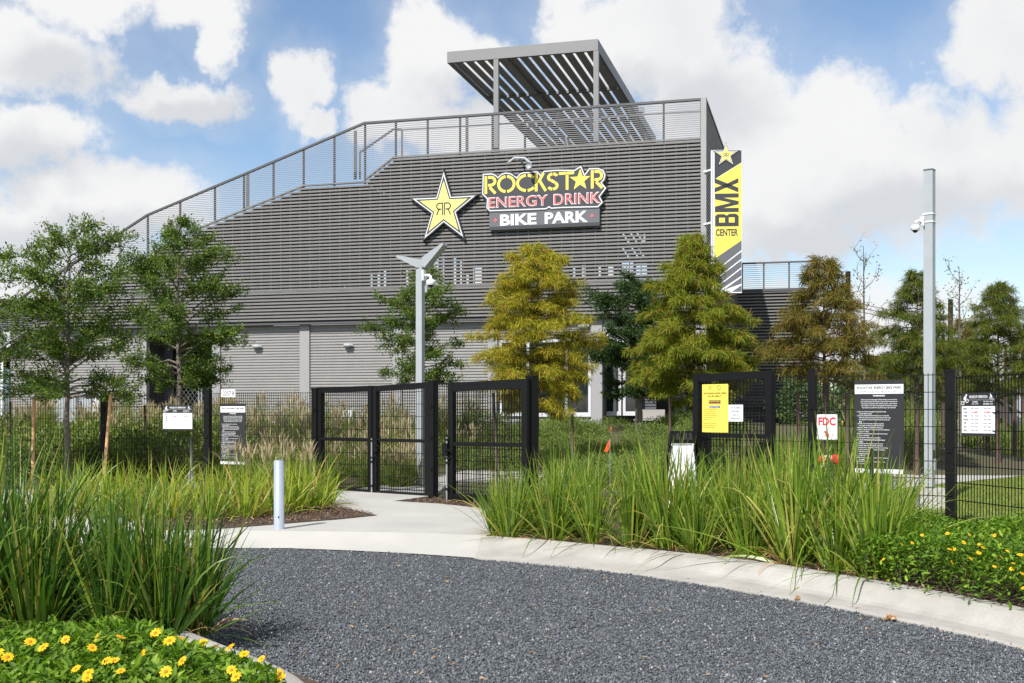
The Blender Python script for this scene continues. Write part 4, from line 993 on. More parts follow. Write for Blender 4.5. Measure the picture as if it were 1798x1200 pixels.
def small_signs():
    T, fc, w, H = plate_sign('number_sign', 388, 413, 684.5, 697.5, 20.95, 20.8, 'small white address number sign above the left rules board', M_['whitesign'])
    fc.flat([fit('12257 B', w*.06, H*.2, w*.88, H*.6, .01)], .003, 'lettering', M_['ink'], T)
    T, fc, w, H = plate_sign('hydrant_sign', 1434.5, 1470, 728, 772, 13.85, 13.72, 'white sign with red capitals and red arrow on the fence', M_['whitesign'])
    fc.flat([fit('FDC', w*.07, H*.56, w*.86, H*.33, .035)], .003, 'lettering', M_['red'], T); fc.flat([filled([(w*.36+a*w, H*.06+b*H) for a, b in ((.24, 0), (.24, .20), (.165, .155), (.07, .30), (-.01, .25), (.09, .105), (-.03, .10))])], .003, 'arrow', M_['red'], T)
    it = []
    for x, y in ((.05, .03), (.95, .03), (.05, .97), (.95, .97)): it.append(rct(w*(x-.025), H*(y-.012), w*(x+.025), H*(y+.012)))
    fc.flat(it, .003, 'cable_tie', M_['ink'], T)
    dl = (rb-ra)/(1357.5-1220.5)
    def leafpt(px):                                     # depth of the open leaf at a column
        k = (px-CX)/FPX; tt = (k*ra.y-ra.x)/((rb-ra).x-k*(rb-ra).y); return ra.y+(rb-ra).y*tt-.06
    T, fc, w, H = plate_sign('notice_board', 1233, 1278, 675, 759.5, leafpt(1233), leafpt(1278), 'bright yellow notice on the open gate leaf', M_['yellow'])
    it = [fit('PHOTOGRAPHS AND/OR VIDEOS', w*.06, H*.795, w*.88, H*.035, .02), fit('WILL BE TAKEN AT', w*.21, H*.735, w*.55, H*.035, .02)]
    para = ['By being here, the subject grants the City', 'of Houston and the park permission to', 'use the photographs and video for any', 'promotional purpose without payment to', 'any person shown, in print or on the', 'department web site.', None, 'If you do not wish to be in the images,', 'please tell a member of staff on duty at', 'the entrance desk before entering.']
    para = [p if p is None else p for p in para]
    for i, l in enumerate(para):
        if l: v, f = glyphs(l, .0); it.append(fit(l, w*.05, H*(.47-i*.042), min(w*.9, (v[:, 0].max())*H*.021), H*.022, .012))
    fc.flat(it, .003, 'lettering', M_['olive'], T)
    fc.flat([stroke(arc(w*.66, H*.93, w*.07, w*.06, 0, 340, 12), w*.012, True), rct(w*.25, H*.90, w*.38, H*.905), rct(w*.25, H*.95, w*.38, H*.955), rct(w*.27, H*.905, w*.285, H*.95), rct(w*.345, H*.905, w*.36, H*.95)], .003, 'emblem', M_['olive'], T)
    fc.flat([rct(w*.26, H*.60, w*.72, H*.672)], .003, 'logo_black', M_['blacksign'], T); fc.flat([rct(w*.29, H*.508, w*.70, H*.548)], .003, 'logo_blue', mat('blue print', (.06, .13, .38), .5), T)
    fc.flat([fit('ROCKSTAR', w*.28, H*.632, w*.42, H*.032, .02)], .006, 'logo_lettering', M_['yellow'], T); fc.flat([fit('ENERGY DRINK', w*.28, H*.605, w*.42, H*.02, .02), rct(w*.26, H*.552, w*.72, H*.556)], .006, 'logo_lettering', M_['pinkred'], T)
    fc.flat([fit('BIKE PARK', w*.32, H*.515, w*.35, H*.025, .02)], .006, 'logo_lettering', M_['white'], T)
    T, fc, w, H = plate_sign('small_notice', 1279, 1304, 711, 740.5, leafpt(1279), leafpt(1304), 'small white gate notice right of the yellow notice', M_['whitesign'])
    it = [fit(l, w*.5, H*(.78-i*.215), .78, H*.085, .015, 'center') for i, l in enumerate(('GATE TO REMAIN', 'OPEN DURING', 'EVENT OR', 'BUSINESS HOURS'))]
    fc.flat(it, .003, 'lettering', M_['inkgrey'], T)
small_signs()

# ------------------------------------------------------------------ street furniture
def dome_camera(T, c, side, s=1.0):
    """white bracketed dome camera; c is the point on the pole, side the direction it reaches"""
    side = Vector(side).normalized(); Z = Vector((0, 0, 1))
    o = MB().beam(c-side*.0-Vector((-side.y, side.x, 0))*.07*s-Z*.10*s, side*.05*s, Vector((-side.y, side.x, 0))*.14*s, Z*.26*s).build('bracket', M_['white'], T)
    MB().tube([c+side*.04*s+Z*.02*s, c+side*.14*s+Z*.03*s, c+side*.21*s+Z*.0*s, c+side*.22*s-Z*.08*s], .033*s, 8).build('arm', M_['white'], T, True)
    q = c+side*.22*s-Z*.07*s; MB().tube([q, q-Z*.03*s, q-Z*.05*s, q-Z*.13*s, q-Z*.145*s], [.05*s, .10*s, .115*s, .118*s, .10*s], 14).build('housing', M_['white'], T, True)
    q = q-Z*.145*s; MB().tube([q, q-Z*.04*s, q-Z*.068*s], [.078*s, .062*s, .02*s], 12).build('dome', M_['glass'], T, True)
def make_poles():
    # tall square camera pole on a concrete footing
    Y = 16.0; p = P(1632, 885, Y); p.z = .15
    T = thing('camera_pole', p, 'tall square grey steel pole on a concrete footing behind the fence', 'pole')
    rot = R(-38); ht = P(1632, 300, Y).z
    MB().box(p.x, p.y, .45, .125, .125, ht-.45, rot).build('mast', M_['galv'], T)
    MB().box(p.x, p.y, ht-.005, .13, .13, .02, rot).build('cap', M_['guard'], T)
    c = MB(); c.box(p.x+.02, p.y, .05, .58, .58, .11, R(-8)); c.box(p.x+.02, p.y, .155, .36, .36, .27, R(-8)); c.build('footing', M_['conc'], T)
    f = Vector((math.cos(rot), math.sin(rot), 0)); g = Vector((f.y, -f.x, 0))
    if g.y > 0: g = -g
    h = p+f*.064+g*.0; MB().box(h.x, h.y, .82, .01, .05, .14, rot).build('hand_hole', M_['black'], T); MB().box(h.x+.012, h.y-.005, .68, .012, .07, .16, rot).build('hand_hole_cover', M_['galv'], T)
    for z in (P(0, 378, Y).z, P(0, 392, Y).z): MB().box(p.x, p.y, z, .145, .145, .02, rot).build('strap', M_['white'], T)
    K = thing('security_camera', P(1618, 395, Y), 'white dome camera on the left side of the tall square pole', 'camera', 'dome cameras on poles')
    dome_camera(K, P(1620, 391, Y)+Vector((-.005, -.02, 0)), (-1, -.25, 0), .54)
    # wing topped lamp post by the gate
    Y = 21.0; p = P(738, 845, Y); p.z = .15
    T = thing('lamp_post', p, 'pale grey lamp post with two raised wing arms behind the gate', 'lamp post')
    rot = R(-25); zt = P(0, 466, Y).z
    MB().box(p.x, p.y, .15, .125, .115, zt-.15, rot).build('post', M_['galv'], T)
    c = MB(); c.box(p.x, p.y, .12, .3, .3, .06, rot); c.build('base_plate', M_['galv'], T)
    dpt = Vector((.25, .97, 0))*.28
    for poly in ([(731, 470), (744, 470), (746, 462), (742, 453), (738, 456), (697, 448), (695, 452)], [(737, 466), (745, 470), (778, 430), (777, 426), (742, 451)]):
        mb = MB(); yo = Y-.08+(.015 if poly[0][0] == 731 else 0); a = [P(x, y, yo) for x, y in poly]; k = len(a); mb.add([*a, *[q+dpt for q in a]], [tuple(range(k)), tuple(range(2*k-1, k-1, -1))]+[(i, (i+1) % k, k+(i+1) % k, k+i) for i in range(k)])
        mb.build('wing_arm', M_['galv'], T)
    K = thing('security_camera', P(747, 490, Y-.1), 'white dome camera under the wings of the lamp post', 'camera', 'dome cameras on poles')
    dome_camera(K, P(743, 486, Y-.1), (1, -.5, 0), .75)
    b = P(748, 508, Y-.05); MB().box(b.x, b.y, b.z-.06, .04, .06, .14).build('junction_box', M_['galv'], T)
    # bollard
    q = G(490, 943, .06); T = thing('bollard', q, 'short pale grey steel bollard on the concrete apron', 'bollard')
    top = HC+(HZ-808)/FPX*q.y; MB().tube([(q.x, q.y, .03), (q.x, q.y, top-.008), (q.x, q.y, top)], [.0595, .0595, .052], 24).build('tube', mat('bollard blue grey', (.30, .345, .395), .4, 0, .06, 5), T, True)
    MB().box(q.x+.006, q.y-.0615, top-.66, .012, .006, .02).build('tag', M_['ink'], T)
    # grey pipe on a flared base left, in front of the fence
    q = P(336, 848, 19.6); T = thing('pipe_post', Vector((q.x, q.y, .12)), 'dark grey pipe post on a flared base before the left fence', 'post')
    z = P(0, 771, 19.6).z; MB().tube([(q.x, q.y, .5), (q.x, q.y, z)], .024, 10).build('pipe', M_['guard'], T, True)
    MB().tube([(q.x, q.y, .12), (q.x, q.y, .20), (q.x, q.y, .30), (q.x, q.y, .5)], [.24, .2, .06, .04], 16).build('flared_base', M_['rod'], T, True)
    # fire department connection
    q = P(1455, 880, 13.35); T = thing('standpipe', Vector((q.x, q.y, .13)), 'grey standpipe with two red capped inlets in the grass below the red lettered sign', 'standpipe')
    z = P(0, 807, 13.35).z
    MB().tube([(q.x, q.y, .1), (q.x, q.y, z-.02)], .05, 12).build('pipe', M_['galv'], T, True)
    MB().tube([(q.x-.09, q.y, z), (q.x, q.y, z+.015), (q.x+.07, q.y, z)], .043, 10).build('body', M_['brass'], T, True)
    for sg, r in ((-1, .042), (1, .058)):
        c = Vector((q.x+sg*.075+(.0 if sg < 0 else -.01), q.y-.01, z)); MB().tube([c, c+Vector((sg*.03, -.055 if sg > 0 else -.02, 0)), c+Vector((sg*.035, -.065 if sg > 0 else -.025, 0))], [r, r, r*.6], 12).build('red_cap', M_['red'], T)
    # black upright stake in front of the right rules board
    q = P(1530.5, 840, 12.9); T = thing('short_post', Vector((q.x, q.y, .13)), 'short black post in the grass before the right rules board', 'post')
    z = P(0, 792, 12.9).z; MB().tube([(q.x, q.y, .1), (q.x, q.y, z), (q.x, q.y, z+.02)], [.024, .024, .014], 10).build('post', M_['black'], T, True)
make_poles()
def make_sandwich_board():
    Y = 14.6; c = P(1189, 760, Y); zt = P(0, 757, Y).z; zb_ = .15
    T = thing('sandwich_board', Vector((c.x, c.y, zb_)), 'white sandwich board with black moulded head standing in the open gateway', 'sign')
    for sg in (-1, 1):
        m = MB(); a0, a1, b0, b1 = P(1151, 860, Y), P(1224, 860, Y), P(1176, 783, Y), P(1218, 783, Y)
        off = lambda p, k: Vector((p.x, Y+sg*k, p.z))
        zb2 = .15
        A = [Vector((a0.x, Y+sg*.32, zb2)), Vector((a1.x, Y+sg*.32, zb2)), Vector((b1.x, Y+sg*.075, b1.z)), Vector((b0.x, Y+sg*.075, b0.z))]
        dd = Vector((0, .03, 0)); m.hexa([A[0]-dd, A[1]-dd, A[1]+dd, A[0]+dd, A[3]-dd, A[2]-dd, A[2]+dd, A[3]+dd]); m.build('frame', M_['black'], T)
        ins = MB(); q = [A[0].lerp(A[1], .07), A[0].lerp(A[1], .93), A[3].lerp(A[2], .93), A[3].lerp(A[2], .07)]
        k = Vector((0, sg*.036, .012)); ins.add([p+k+(A[3]-A[0])*f for p, f in zip(q, (.06, .06, -.01, -.01))], [(0, 1, 2, 3)]); ins.build('white_panel', M_['white'], T)
    h0, h1 = P(1174, 783, Y), P(1218, 783, Y); H = zt-h0.z; fc = Face(Vector((h0.x, Y-.085, h0.z)), (1, 0, 0)); w = h1.x-h0.x
    rings = [[(0, 0), (w, 0), (w*.97, H*.55), (w*.93, H), (w*.55, H), (w*.48, H*.6), (w*.40, H), (w*.08, H), (w*.03, H*.5)]]
    fc.plate(rings[0], .17, 'head', M_['black'], T)
    holes = [[(w*.24, H*.42), (w*.42, H*.42), (w*.36, H*.88), (w*.28, H*.88)], [(w*.54, H*.42), (w*.70, H*.42), (w*.71, H*.88), (w*.60, H*.88)], [(w*.76, H*.42), (w*.92, H*.42), (w*.86, H*.88), (w*.77, H*.88)]]
    fc.flat([filled(h) for h in holes], .004, 'hand_slot', M_['shrub'] if False else M_['ink'], T)
    fc.flat([rct(w*.07, H*.02, w*.96, H*.16)], .004, 'label_strip', M_['white'], T); fc.flat([fit('ROCKSTAR BIKE PARK', w*.1, H*.045, w*.8, H*.09, .02)], .007, 'lettering', M_['ink'], T)
make_sandwich_board()
def make_flags():
    for px, py, Y, lab, s in ((1068, 782, 19, 'orange marker flag above the tall grass right of the gateway path', 1.0), (1072, 753, 31, 'tiny orange marker flag in the groundcover near the entrance doors', .6)):
        p = P(px, py, Y); g = float(hgt(p.x, p.y)); T = thing('marker_flag', Vector((p.x, p.y, g)), lab, 'flag', 'orange marker flags')
        MB().tube([(p.x+.03, p.y, g), (p.x+.03, p.y, p.z+.1*s)], .006, 6).build('wire', M_['galv2'], T)
        v = [(p.x+.03, p.y, p.z+.10*s), (p.x-.02*s, p.y-.02, p.z+.03*s), (p.x-.07*s, p.y-.01, p.z-.10*s), (p.x-.01*s, p.y, p.z-.12*s), (p.x+.03, p.y, p.z-.03*s)]
        v2 = [(a, b+.006, c) for a, b, c in v]; k = 5
        mesh_obj('cloth', v+v2, [(0, 1, 2, 3, 4), (9, 8, 7, 6, 5)]+[(i, (i+1) % k, k+(i+1) % k, k+i) for i in range(k)], M_['orange'], T)
make_flags()

# ------------------------------------------------------------------ vegetation
def quads_from(pos, d, n, L, Wd, bend=0.0):
    """leaf rhombs: pos base, d direction, n approximate normal"""
    d = d/np.linalg.norm(d, axis=1, keepdims=True); s = np.cross(d, n); s /= np.maximum(1e-6, np.linalg.norm(s, axis=1, keepdims=True))
    L = L[:, None]; Wd = Wd[:, None]
    up = np.cross(s, d)
    v = np.stack([pos, pos+d*L*.45+s*Wd*.5+up*L*bend*.3, pos+d*L-up*L*bend*.4, pos+d*L*.45-s*Wd*.5+up*L*bend*.3], 1)
    f = np.arange(len(pos)*4).reshape(-1, 4); return v.reshape(-1, 3), f
def rnd_dir(rng, n):
    v = rng.normal(size=(n, 3)); return v/np.linalg.norm(v, axis=1, keepdims=True)
def strips(pos, d0, L, Wd, droop, K, rng, twist=.6, taper=1.0):
    """drooping blades with K segments; returns verts, quad faces"""
    n = len(pos); d = d0/np.linalg.norm(d0, axis=1, keepdims=True)
    side = np.stack([-d[:, 1], d[:, 0], np.zeros(n)], 1)+rng.normal(size=(n, 3))*twist*.35
    side -= d*(side*d).sum(1, keepdims=True); side /= np.maximum(1e-6, np.linalg.norm(side, axis=1, keepdims=True))
    out = np.zeros((n, K+1, 2, 3)); p = pos.copy(); st = (L/K)[:, None]
    for k in range(K+1):
        u = k/K; w = Wd*(1-u**2.2*taper)*(.55+.45*min(1, u*4)); w = np.maximum(w, Wd*.06)
        out[:, k, 0] = p+side*w[:, None]*.5; out[:, k, 1] = p-side*w[:, None]*.5
        d = d+np.array([0, 0, -1.0])*(droop*(.25+u*1.5)/K)[:, None]; d /= np.linalg.norm(d, axis=1, keepdims=True); p = p+d*st
    idx = np.arange(n*(K+1)*2).reshape(n, K+1, 2)
    f = np.stack([idx[:, :-1, 0], idx[:, :-1, 1], idx[:, 1:, 1], idx[:, 1:, 0]], -1).reshape(-1, 4)
    return out.reshape(-1, 3), f

def crown_env(widths, px, Y):
    zs = np.array([HC+(HZ-w[0])/FPX*Y for w in widths]); l = np.array([(px-w[1])/FPX*Y for w in widths]); r = np.array([(w[2]-px)/FPX*Y for w in widths])
    o = np.argsort(zs); return zs[o], l[o], r[o]
def oak(px, Y, top, base_z, widths, label, seed, leaf='oak', n_prim=34, density=1.0, leaf_len=.068, trunk_r=.05, group='oak saplings', twin=False):
    rng = np.random.default_rng(seed); zs, l, r = crown_env(widths, px, Y); X = (px-CX)/FPX*Y; zt = HC+(HZ-top)/FPX*Y; zc = zs[0]
    T = thing('oak_tree', Vector((X, Y, base_z)), label, 'tree', group)
    def rad(z, az):
        L_, R_ = np.interp(z, zs, l), np.interp(z, zs, r); c = math.cos(az); return (R_+L_)/2+(R_-L_)/2*c
    tr = []; h = zt-base_z; w1 = rng.normal(0, .03, 12)
    for i in range(12):
        u = i/11; tr.append(Vector((X+w1[i]*(.3+u)+.02*math.sin(u*5+seed), Y+rng.normal(0, .02), base_z+h*u*.97)))
    tr[0].x, tr[0].y = X, Y
    mb = MB(); mb.tube(tr, [trunk_r*(1.25 if i == 0 else 1)*(1-.93*(i/11)**1.1) for i in range(12)], 9); mb.build('trunk', M_['bark'], T, True)
    br = MB(); tw = []
    def trunk_at(z):
        u = (z-base_z)/(h*.97)*11; i = int(max(0, min(10, u))); return tr[i].lerp(tr[i+1], u-i)
    for i in range(n_prim):
        u = (i+rng.uniform(0, .9))/n_prim; z0 = zc-.12+(zt-zc)*(u**1.28)*.93; az = i*2.4+rng.normal(0, .3)
        rise = rng.uniform(.25, .75)*(1.0 if u > .2 else .35)
        zm = min(zt-.05, z0+.35); Rr = max(.15, rad(zm, az))*rng.uniform(.72, 1.06)
        o = trunk_at(min(zt-.05, max(base_z+.3, z0))); pts = [o]
        for k in range(1, 6):
            q = k/5; pts.append(o+Vector((math.cos(az)*Rr*q, math.sin(az)*Rr*q*.92, Rr*rise*(q**.85)*1.1-Rr*.18*q*q))+Vector(rng.normal(0, .025, 3)))
        r0 = trunk_r*.42*(1-.6*u); br.tube(pts, [r0*(1-.85*k/5) for k in range(6)], 5, cap=False)
        tw.append((pts[2], pts[5]))
        for s in range(int(5+Rr*4)):
            q = rng.uniform(.22, 1.0); k = min(4, int(q*5)); a = pts[k].lerp(pts[k+1], q*5-k)
            dr = Vector((math.cos(az+rng.normal(0, .95)), math.sin(az+rng.normal(0, .95)), rng.uniform(-.25, .9))).normalized(); e = a+dr*rng.uniform(.16, .42)*(.6+Rr*.5)
            br.tube([a, a.lerp(e, .5)+Vector(rng.normal(0, .02, 3)), e], [.009, .006, .003], 3, cap=False); tw.append((a, e))
    br.build('branches', M_['bark'], T, True)
    N = int(len(tw)*56*density); A = np.array([tuple(t[0]) for t in tw]); E = np.array([tuple(t[1]) for t in tw])
    wt = np.linalg.norm(E-A, axis=1); wt /= wt.sum(); idx = rng.choice(len(tw), N, p=wt); u = rng.uniform(.05, 1.08, N)[:, None]
    pos = A[idx]*(1-u)+E[idx]*u+rng.normal(0, .050, (N, 3)); d = (E-A)[idx]; d /= np.linalg.norm(d, axis=1, keepdims=True); d = d*.7+rnd_dir(rng, N)*.9+[0, 0, .15]
    nr = rnd_dir(rng, N)*.7+[-.1, -.15, .75]
    L_ = rng.uniform(.65, 1.25, N)*leaf_len; v, f = quads_from(pos, d, nr, L_, L_*rng.uniform(.36, .5, N), .12)
    mesh_obj('crown', v, f, M_[leaf], T, kind='stuff')
    return T
def cypress(px, Y, top, base_z, widths, label, seed, leaf, n_prim=70, density=1.0, group='bald cypresses behind the fence', trunk_r=.06, flen=.145):
    rng = np.random.default_rng(seed); zs, l, r = crown_env(widths, px, Y); X = (px-CX)/FPX*Y; zt = HC+(HZ-top)/FPX*Y; zc = zs[0]
    T = thing('cypress_tree', Vector((X, Y, base_z)), label, 'tree', group); h = zt-base_z
    tr = [Vector((X+rng.normal(0, .012), Y+rng.normal(0, .012), base_z+h*i/9*.99)) for i in range(10)]; tr[0].x, tr[0].y = X, Y
    MB().tube(tr, [trunk_r*(1.3 if i == 0 else 1)*(1-.95*(i/9)) for i in range(10)], 9).build('trunk', M_['bark2'], T, True)
    br = MB(); A = []; D = []; wgt = []
    for i in range(n_prim):
        u = (i+rng.uniform(0, .9))/n_prim; z0 = zc+(zt-zc)*u**.92*.985; az = i*2.4+rng.normal(0, .25); c = math.cos(az)
        L_, R_ = np.interp(z0, zs, l), np.interp(z0, zs, r); Rr = max(.10, (R_+L_)/2+(R_-L_)/2*c)*rng.uniform(.70, 1.16)
        o = Vector((X, Y, z0-.10*Rr)); pts = [o]; lift = rng.uniform(.05, .34)
        for k in range(1, 6):
            q = k/5; pts.append(o+Vector((c*Rr*q, math.sin(az)*Rr*q, Rr*(lift*q*1.3-.30*q*q)))+Vector(rng.normal(0, .015, 3)))
        br.tube(pts, [max(.003, .020*(1-u*.6)*(1-.85*k/5)) for k in range(6)], 4, cap=False)
        nt = int((10+Rr*40)*density)
        for s in range(nt):
            q = rng.uniform(.12, 1.0)**.75; k = min(4, int(q*5)); a = pts[k].lerp(pts[k+1], q*5-k)
            side = rng.normal(0, .85); dr = Vector((math.cos(az+side), math.sin(az+side), rng.uniform(-.15, .35))); ln = rng.uniform(.0, .42)*(.35+Rr*.55)*(1.15-q*.6)
            A.append(tuple(a+dr*ln)); D.append((dr.x, dr.y, dr.z))
    br.build('branches', M_['bark2'], T, True)
    A = np.array(A); D = np.array(D); k = 12; pos = np.repeat(A, k, 0)+rng.normal(0, .025, (len(A)*k, 3)); d = np.repeat(D, k, 0)*.6+rng.normal(0, .55, (len(A)*k, 3))+[0, 0, .05]
    n = len(pos); Ln = rng.uniform(.55, 1.25, n)*flen; v, f = strips(pos, d, Ln, Ln*rng.uniform(.062, .10, n), rng.uniform(.9, 2.0, n), 3, rng, 2.0, .8)
    mesh_obj('crown', v, f, M_[leaf], T, kind='stuff')
    return T
oak(118, 21.05, 392, .12, [(690, 60, 205), (665, 10, 245), (620, 5, 235), (560, 25, 240), (500, 30, 245), (450, 35, 232), (420, 60, 215), (392, 90, 195)], 'airy oak sapling between two raw timber stakes before the left fence', 11, n_prim=54, density=1.1, trunk_r=.062)
oak(-75, 19.2, 400, .12, [(760, -160, 0), (680, -180, 45), (560, -180, 55), (470, -170, 75), (410, -140, 40)], 'oak at the left edge with only its branch tips in view', 12, n_prim=34, density=.75)
oak(313, 25.0, 366, .25, [(672, 262, 345), (645, 235, 400), (600, 225, 445), (560, 215, 420), (500, 205, 415), (450, 220, 410), (410, 265, 380), (370, 325, 350)], 'full oak behind the fence and its left opening hours board', 13, n_prim=54, density=1.25, trunk_r=.085, leaf_len=.066)
oak(738, 29.0, 462, .60, [(665, 705, 770), (640, 668, 815), (600, 640, 820), (560, 660, 822), (520, 672, 800), (485, 700, 780), (465, 725, 762)], 'oak directly behind the wing topped lamp post', 14, n_prim=40, density=1.05, leaf_len=.07)
oak(1122, 30.5, 480, .65, [(690, 1062, 1160), (650, 1045, 1172), (600, 1040, 1175), (550, 1035, 1165), (510, 1052, 1150), (482, 1090, 1130)], 'dark oak squeezed between two golden cypresses near the entrance', 15, 'oakdark', n_prim=60, density=1.7, leaf_len=.07, trunk_r=.12)
cypress(943, 24.0, 428, .2, [(722, 900, 985), (690, 868, 1025), (650, 850, 1046), (610, 838, 1056), (570, 850, 1035), (530, 860, 1025), (490, 868, 1012), (455, 890, 985), (430, 932, 952)], 'golden yellow bald cypress behind the open gate leaf', 21, 'cyp_gold', n_prim=92, density=1.35)
cypress(1218, 22.0, 410, .2, [(708, 1180, 1262), (680, 1135, 1312), (630, 1113, 1326), (580, 1116, 1318), (530, 1136, 1290), (490, 1152, 1265), (450, 1184, 1246), (412, 1210, 1226)], 'olive gold bald cypress behind the yellow notice', 22, 'cyp_mid', n_prim=96, density=1.4)
cypress(1447, 20.5, 452, .15, [(668, 1420, 1495), (640, 1352, 1545), (600, 1352, 1536), (560, 1368, 1520), (520, 1395, 1495), (485, 1412, 1475), (455, 1438, 1455)], 'bronze tinted bald cypress above the red lettered sign', 23, 'cyp_rust', n_prim=70, density=.95)
cypress(1610, 24.0, 474, .15, [(690, 1560, 1670), (650, 1528, 1690), (600, 1535, 1685), (560, 1552, 1660), (515, 1575, 1640), (480, 1600, 1620)], 'green bald cypress immediately left of the tall square pole', 24, 'cyp_green', n_prim=70, density=1.0)
cypress(1752, 26.0, 495, .15, [(690, 1690, 1830), (650, 1680, 1850), (600, 1690, 1830), (560, 1705, 1800), (520, 1728, 1775), (498, 1745, 1758)], 'green bald cypress at the right edge above the opening hours board', 25, 'cyp_green', n_prim=72, density=1.05)
cypress(1690, 30.0, 560, .15, [(690, 1650, 1735), (640, 1655, 1730), (600, 1668, 1715), (565, 1684, 1696)], 'small olive bald cypress half hidden right of the tall square pole', 26, 'cyp_rust', n_prim=44, density=.9)
def bare_tree(px, Y, top, spread, base_py, label, seed):
    rng = np.random.default_rng(seed); X = (px-CX)/FPX*Y; zt = HC+(HZ-top)/FPX*Y; T = thing('bare_tree', Vector((X, Y, .1)), label, 'tree', 'nearly leafless saplings')
    MB().tube([(X, Y, .1), (X+.03, Y, 2.5), (X, Y, zt)], [.045, .03, .006], 7).build('trunk', M_['bark'], T, True)
    b = MB(); tips = []
    for i in range(18):
        z = 2.2+(zt-2.4)*i/18; az = i*2.4; ln = spread/FPX*Y*rng.uniform(.5, 1.05)*(1-.55*i/18); o = Vector((X, Y, z)); e = o+Vector((math.cos(az)*ln, math.sin(az)*ln, ln*rng.uniform(.9, 1.5)))
        m = o.lerp(e, .5)-Vector((0, 0, .06)); b.tube([o, m, e], [.012, .008, .003], 4, cap=False)
        for k in range(4):
            a = m.lerp(e, rng.uniform(0, 1)); e2 = a+Vector(rng.normal(0, .12, 3))+Vector((0, 0, .2)); b.tube([a, e2], [.006, .002], 3, cap=False); tips += [a, e2]
    b.build('branches', M_['bark'], T, True)
    n = 260; t = np.array([tuple(p) for p in tips]); pos = t[rng.integers(0, len(t), n)]+rng.normal(0, .07, (n, 3)); v, f = quads_from(pos, rnd_dir(rng, n), rnd_dir(rng, n), rng.uniform(.05, .09, n), rng.uniform(.025, .04, n))
    mesh_obj('crown', v, f, M_['oak'], T, kind='stuff')
bare_tree(1516, 27, 432, 48, 700, 'tall almost leafless sapling between the bronze and green cypresses', 31)
bare_tree(1684, 28, 470, 46, 700, 'almost leafless sapling rising right of the tall square pole', 32)
# timber stakes
def stake(a, b, r, m, label, grp='tree stakes'):
    T = MB().tube([a, b], [r, r*.92], 8).build('tree_stake', m, None, True); tag(T, label, 'stake', grp)
stake(P(57, 845, 20.9), P(60, 699, 20.9), .034, M_['stake'], 'raw timber stake left of the airy oak trunk')
stake(P(181, 858, 20.7), P(194.5, 693, 20.7), .032, M_['stake'], 'leaning raw timber stake right of the airy oak trunk')
for x0, y0, x1, y1, Y, lab in ((256, 845, 254, 712, 24.6, 'weathered stake left of the full oak trunk'), (361, 845, 361, 712, 24.6, 'weathered stake right of the full oak trunk'), (875, 826, 866, 690, 23, 'weathered stake seen through the open gate leaf'), (1005, 795, 1005, 726, 23.4, 'weathered stake right of the golden cypress'),
                             (943, 800, 943, 690, 23.2, 'weathered stake right beside the open leaf hinge post'), (1178, 775, 1176, 699, 21.6, 'pale weathered stake behind the sandwich board'), (1406, 800, 1400, 690, 19.8, 'weathered stake left of the red lettered sign'), (1488, 805, 1488, 690, 20.0, 'weathered stake between red lettered sign and right rules board'), (1453, 790, 1453, 665, 20.9, 'weathered stake behind the bronze cypress trunk'), (18, 780, 18, 706, 24.5, 'weathered stake behind the fence at the left edge')):
    a = P(x0, y0, Y); a.z = float(hgt(a.x, a.y))-.02; stake(a, P(x1, y1, Y), .032, M_['stake2'], lab)
rng0 = np.random.default_rng(77)
for i, (x, Y) in enumerate(((1655, 28), (1692, 33), (1720, 30), (1735, 27.5), (1765, 32), (1782, 29), (1796, 34), (1600, 33), (1700, 36))):
    p = P(x, 720, Y); T = thing('young_trunk', Vector((p.x, p.y, .1)), place_label('slim straight grove trunk', p.x, p.y, [(1400, 'the leaning stake', 1), (1452, 'the red lettered sign', 1), (1543, 'the right rules board', 1), (1632, 'the square pole', 1), (1670, 'the corner post', 1), (1718, 'the right hours board', 1), (1752, 'the right edge cypress', 1)], [(29.5, 'standing near'), (32.5, 'standing farther'), (99, 'standing farthest')]), 'tree', 'slim trunks in the right grove')
    MB().tube([(p.x, p.y, .1), (p.x+rng0.normal(0, .03), p.y, 3.4)], [.06, .045], 8).build('trunk', M_['bark2'], T, True)

# strap leaved clumps
def strap_mesh(seed, n=150, h=.95, lean=.42, wd=.015, droop=.55, rad=.13, m='flax'):
    rng = np.random.default_rng(seed); az = rng.uniform(0, 2*math.pi, n); q = rng.uniform(0, 1, n)**.7; pos = np.stack([np.cos(az)*rad*q, np.sin(az)*rad*q, np.full(n, -.02)], 1)
    az2 = az+rng.normal(0, .5, n); tl = np.abs(rng.normal(0, lean, n))*(.35+q*.9)*np.where(rng.uniform(0, 1, n) > .82, 1.9, 1.0); d = np.stack([np.cos(az2)*np.sin(tl), np.sin(az2)*np.sin(tl), np.cos(tl)], 1)
    L = h*rng.uniform(.62, 1.22, n); dr = np.abs(rng.normal(droop, droop*.6, n))*np.where(rng.uniform(0, 1, n) > .72, 2.9, .8); v, f = strips(pos, d, L, wd*rng.uniform(.65, 1.35, n), dr, 7, rng, .9)
    # a skirt of dead blades near the ground
    k = n//7; az = rng.uniform(0, 2*math.pi, k); pos = np.stack([np.cos(az)*rad, np.sin(az)*rad, np.zeros(k)], 1); d = np.stack([np.cos(az), np.sin(az), rng.uniform(.3, 1.1, k)], 1)
    return v, f, pos, d, rng
